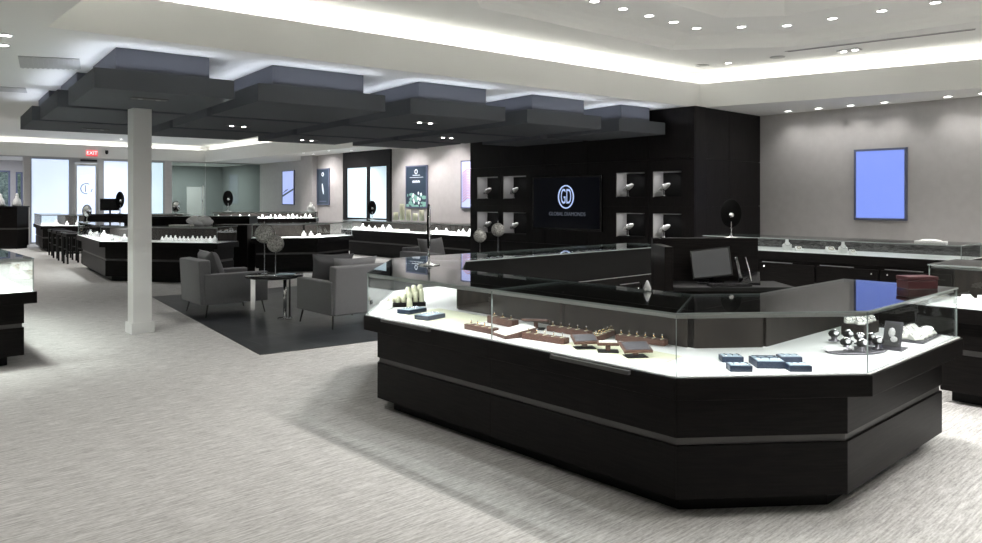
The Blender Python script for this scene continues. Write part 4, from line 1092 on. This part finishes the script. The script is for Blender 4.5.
# ------------------------------------------------------------------ case under the far window, right
V = [(11.45, 19.15), (11.45, 12.6)]
display_case('long glass case against the far wall under the black framed window', V, 0, 1, zd=.73, zt=1.0, body=.08, free=(True, True), energy=5, depth=.75)
fill((11.65, 18.8), (11.65, 16.0), 18, .736, 'white %s crowded in the left half of the case by the black window', 'white displays by the black window', s=(.75, 1.1), jit=.06)
fill((11.72, 15.3), (11.72, 13.5), 12, .736, 'white %s in the right half of the case by the feature wall', 'white displays by the feature wall', s=(.75, 1.1), jit=.06)
for k, (y, h) in enumerate(((17.05, .22), (16.75, .46), (16.45, .3), (16.15, .2), (15.85, .3))):
    tag(MB().lathe([(.07, 0), (.07, h - .01), (.06, h)], (11.95, y, 1.0355), 18).build('pillar_stand', 'cream'), ('tall ' if h > .4 else '') + 'cream pillar stand on the far case, number %s from the left' % ['one', 'two', 'three', 'four', 'five'][k], 'display stand')

# ------------------------------------------------------------------ long back row in front of the right wall
W_ = [(10.45, 2.55), (10.45, 5.9)]
rw = display_case('long low glass case before the grey right wall', W_, 0, 1, zd=.90, zt=1.07, body=.04, free=(True, False), energy=.7, depth=.85, doors=False, light=False)
staff_doors(rw, (9.60, 5.8), (9.60, 2.65), .1, .80, (-1, 0), 4)
tag(MB().box(10.75, 10.8, 2.2, 6.0, .0, 1.04).build('splash_panel', 'stone'), 'dark stone panel behind the long low case', 'panel')
for k, (px, kd, s, lab) in enumerate(((787, 'b', .95, 'larger white bust, leftmost in the long low case'), (799, 'f', .8, 'white ramp beside the leftmost bust in the long low case'), (831, 'f', 1.0, 'small white ramp in the middle of the long low case'), (843, 'b', .9, 'white bust near the middle of the long low case'), (853, 'f', .7, 'low white ramp right of the middle bust'))):
    t_ = (px - 491) / 735.0; d = 9.85 / (.6743 + .7385 * t_); q = vp(px, d)
    put(kd, q.x, q.y, .906, RZ, lab, None, s)
tag(MB().box(-.05, .05, -.17, .17, 0, .02).ball((0, 0, .025), .03, .13, .018, 12).xf(Matrix.Translation((10.0, 3.0, 1.0805)) @ Matrix.Rotation(-.1, 4, 'Z')).build('notepad', 'disp'), 'white papers lying on the long low case top at right', 'papers')

# ------------------------------------------------------------------ near right case (cut by the right edge)
U_ = [(6.5, 2.0), (6.5, -1.5)]
display_case('glass case cut off by the right edge behind the main island', U_, 0, 1, zd=.76, zt=1.08, body=.05, free=(True, False), energy=5)
fill((6.72, 1.85), (6.72, .4), 14, .766, 'ivory %s in the case at the right edge', 'ivory displays in the right edge case', kinds='f', s=(.6, .8), jit=.05, rows=2)

# ------------------------------------------------------------------ seating group
def make_chair(label):
    t = thing('armchair', label, 'armchair')
    W, D, aw = .86, .90, .11
    hw = W / 2
    for s in (-1, 1):
        x0, x1 = (s * hw - aw, s * hw) if s > 0 else (-hw, -hw + aw)
        MB().box(x0, x1, -D / 2, D / 2, .17, .585).build('arm', 'fabric', t, world=False, bevel=.02, seg=3)
    MB().box(-hw + aw + .002, hw - aw - .002, -D / 2 + .02, D / 2 - .01, .17, .30).build('seat_base', 'fabric', t, world=False, bevel=.01)
    MB().box(-hw + aw + .004, hw - aw - .004, -D / 2 + .16, D / 2 - .0, .302, .43).build('seat_cushion', 'fabric', t, world=False, bevel=.035, seg=4)
    b = MB().box(-hw + .02, hw - .02, 0, .16, 0, .60)
    b.xf(Matrix.Translation((0, -D / 2 - .035, .17)) @ Matrix.Rotation(radians(3), 4, 'X')).build('backrest', 'fabric', t, world=False, bevel=.02, seg=3)
    for sx in (-1, 1):
        for sy in (-1, 1):
            MB().tube([(sx * (hw - .06), sy * (D / 2 - .07), .17), (sx * (hw - .035), sy * (D / 2 - .035), 0)], [.013, .008], 8).build('leg', 'strip', t, world=False)
    return t
def cushion_mesh(w_, h_, th):
    mb = MB(); n = 14; vs = []; fs = []
    for side in (1, -1):
        for i in range(n + 1):
            for j in range(n + 1):
                u, v = i / n * 2 - 1, j / n * 2 - 1
                e = max(0, (1 - u ** 4)) ** .5 * max(0, (1 - v ** 4)) ** .5
                pin = 1 - .10 * (1 - abs(u)) * 1 - 0
                vs.append((u * w_ / 2 * (1 - .09 * (1 - v * v)), side * (th / 2) * e * (1 - .25 * cos(u * 3) * .3), v * h_ / 2 * (1 - .12 * (1 - u * u)) ))
    m = (n + 1) ** 2
    for s in (0, 1):
        for i in range(n):
            for j in range(n):
                a = s * m + i * (n + 1) + j; q = (a, a + 1, a + n + 2, a + n + 1)
                fs.append(q if s == 1 else q[::-1])
    mb.add(vs, fs, 0, True); return mb
chA = make_chair('grey armchair left of the round table, its back to the column')
# chair faces local +Y
chA.location = (4.29, 10.33, .0055); chA.rotation_euler = (0, 0, -pi / 2 - .04)
cu = cushion_mesh(.54, .46, .2)
cuA = tag(cu.build('throw_cushion', 'fabric'), 'grey throw cushion propped in the left armchair', 'cushion')
def put_cushion(o, base, off, rz, tilt, z):
    q = Matrix.Rotation(rz, 3, 'Z') @ Vector(off)
    o.location = (base[0] + q.x, base[1] + q.y, z); o.rotation_euler = (tilt, 0, rz)
put_cushion(cuA, (4.29, 10.33), (-.02, -.20, 0), -pi / 2 - .04, radians(20), .675)
chB = dup(chA, (5.05, 8.40, .0055), 0.0, 'grey armchair right of the round table, nearest the main island')
cuB = cuA.copy(); COL.objects.link(cuB); cuB['label'] = 'darker grey cushion at the left arm of the near armchair'; cuB.data = cuA.data.copy(); cuB.data.materials[0] = M['pillow']
put_cushion(cuB, (5.05, 8.40), (-.12, .12, 0), -.35, radians(28), .70)
cuC = cuA.copy(); COL.objects.link(cuC); cuC['label'] = 'long grey cushion along the back of the near armchair'; cuC.scale = (1.2, 1, .8)
put_cushion(cuC, (5.05, 8.40), (.06, -.17, 0), 0, radians(14), .69)
chD = dup(chA, (6.55, 9.25, .0055), pi / 2 + .1, 'grey armchair partly hidden behind the near armchair and island')
chE = dup(chA, (7.9, 10.0, .0055), pi, 'grey armchair farthest back, behind the edge-on mirror')
cuE = cuA.copy(); COL.objects.link(cuE); cuE['label'] = 'grey cushion on the farthest armchair behind the edge-on mirror'
put_cushion(cuE, (7.9, 10.0), (0, -.18, 0), pi, radians(18), .72)

def side_table(x, y, lab, full=True):
    t = thing('side_table', lab, 'table', (x, y, .0055))
    MB().lathe([(.37, .565), (.38, .575), (.38, .585), (.37, .595)], (x, y, 0), 40).build('table_top', 'blackgloss', t)
    MB().torus((x, y, .56), .30, .012, 36, 6).build('apron_ring', 'chrome', t)
    a = Vector((x, y)) - Rv * .29
    lm = Matrix.Translation((a.x, a.y, 0)) @ Matrix.Rotation(RZ, 4, 'Z')
    MB().box(-.03, .03, -.008, .008, .0055, .565).xf(lm).build('flat_leg', 'chrome', t)
    b = Vector((x, y)) + Rv * .14
    MB().cyl(b, .024, .012, .565, 16).build('round_leg', 'chrome', t)
    b2 = b + Rv * .055 + F * .03; MB().cyl(b2, .012, .012, .565, 12).build('round_leg', 'strip', t)
    MB().cyl(b, .10, .0055, .014, 28).build('foot_disc', 'chrome', t)
    return t
side_table(4.52, 9.27, 'round black topped side table with chrome legs between the armchairs')
side_table(7.62, 8.42, 'second round side table, hidden behind the island under two woven balls')
def lollipop(px, d, zc, r, lab, z0=.5955):
    p = vp(px, d)
    t = thing('ball_ornament', lab, 'ornament', (p.x, p.y, z0))
    MB().lathe([(.045, 0), (.045, .006), (.006, .012), (.006, zc - z0)], (p.x, p.y, z0), 14).build('stem', 'silver', t)
    MB().ball((p.x, p.y, zc), r, r * .6, r, 22, mtx=Matrix.Rotation(RZ, 3, 'Z')).build('woven_ball', 'silk', t)
    MB().lathe([(.008, 0), (.006, .03), (.002, .05)], (p.x, p.y, zc + r - .006), 8).build('finial', 'silver', t)
lollipop(264.5, 9.98, 1.14, .13, 'larger silvery woven ball on a stem on the near side table')
lollipop(275.5, 9.75, 1.02, .115, 'lower silvery woven ball on a stem on the near side table')
lollipop(480, 11.25, 1.05, .10, 'left woven ball on a stem in front of the black wall')
lollipop(498, 11.35, 1.14, .105, 'right woven ball on a stem in front of the black wall')
tag(MB().box(-.11, .11, -.08, .08, 0, .008).xf(Matrix.Translation((4.66, 9.22, .5955)) @ Matrix.Rotation(RZ, 4, 'Z')).build('brochure', 'paleblue'), 'pale lilac brochure lying on the near side table', 'brochure')

# mirrors on the far cases
q = vp(228, 20.6); mirror_at(q.x, q.y, 1.2715, RZ + pi + .9, 'black backed oval mirror against the green glass room', 1.25)
q = vp(370, 17.35); mirror_at(11.75, 17.95, 1.0355, RZ + pi + .8, 'black backed oval mirror on the case under the black framed window', 1.15)
q = vp(87, 16.8); mirror_at(q.x, q.y, 1.0905, RZ + 1.0, 'pale blue reflecting oval mirror before the entrance door', .85)
q = vp(120, 20.8); mirror_at(q.x, q.y, 1.201, RZ + pi + 1.38, 'black oval mirror on the desk just left of the white column', 1.35)
q = vp(176, 17.3); mirror_at(q.x, q.y, 1.2205, RZ + .9, 'silvery oval mirror on the tall desk right of the column', .75)
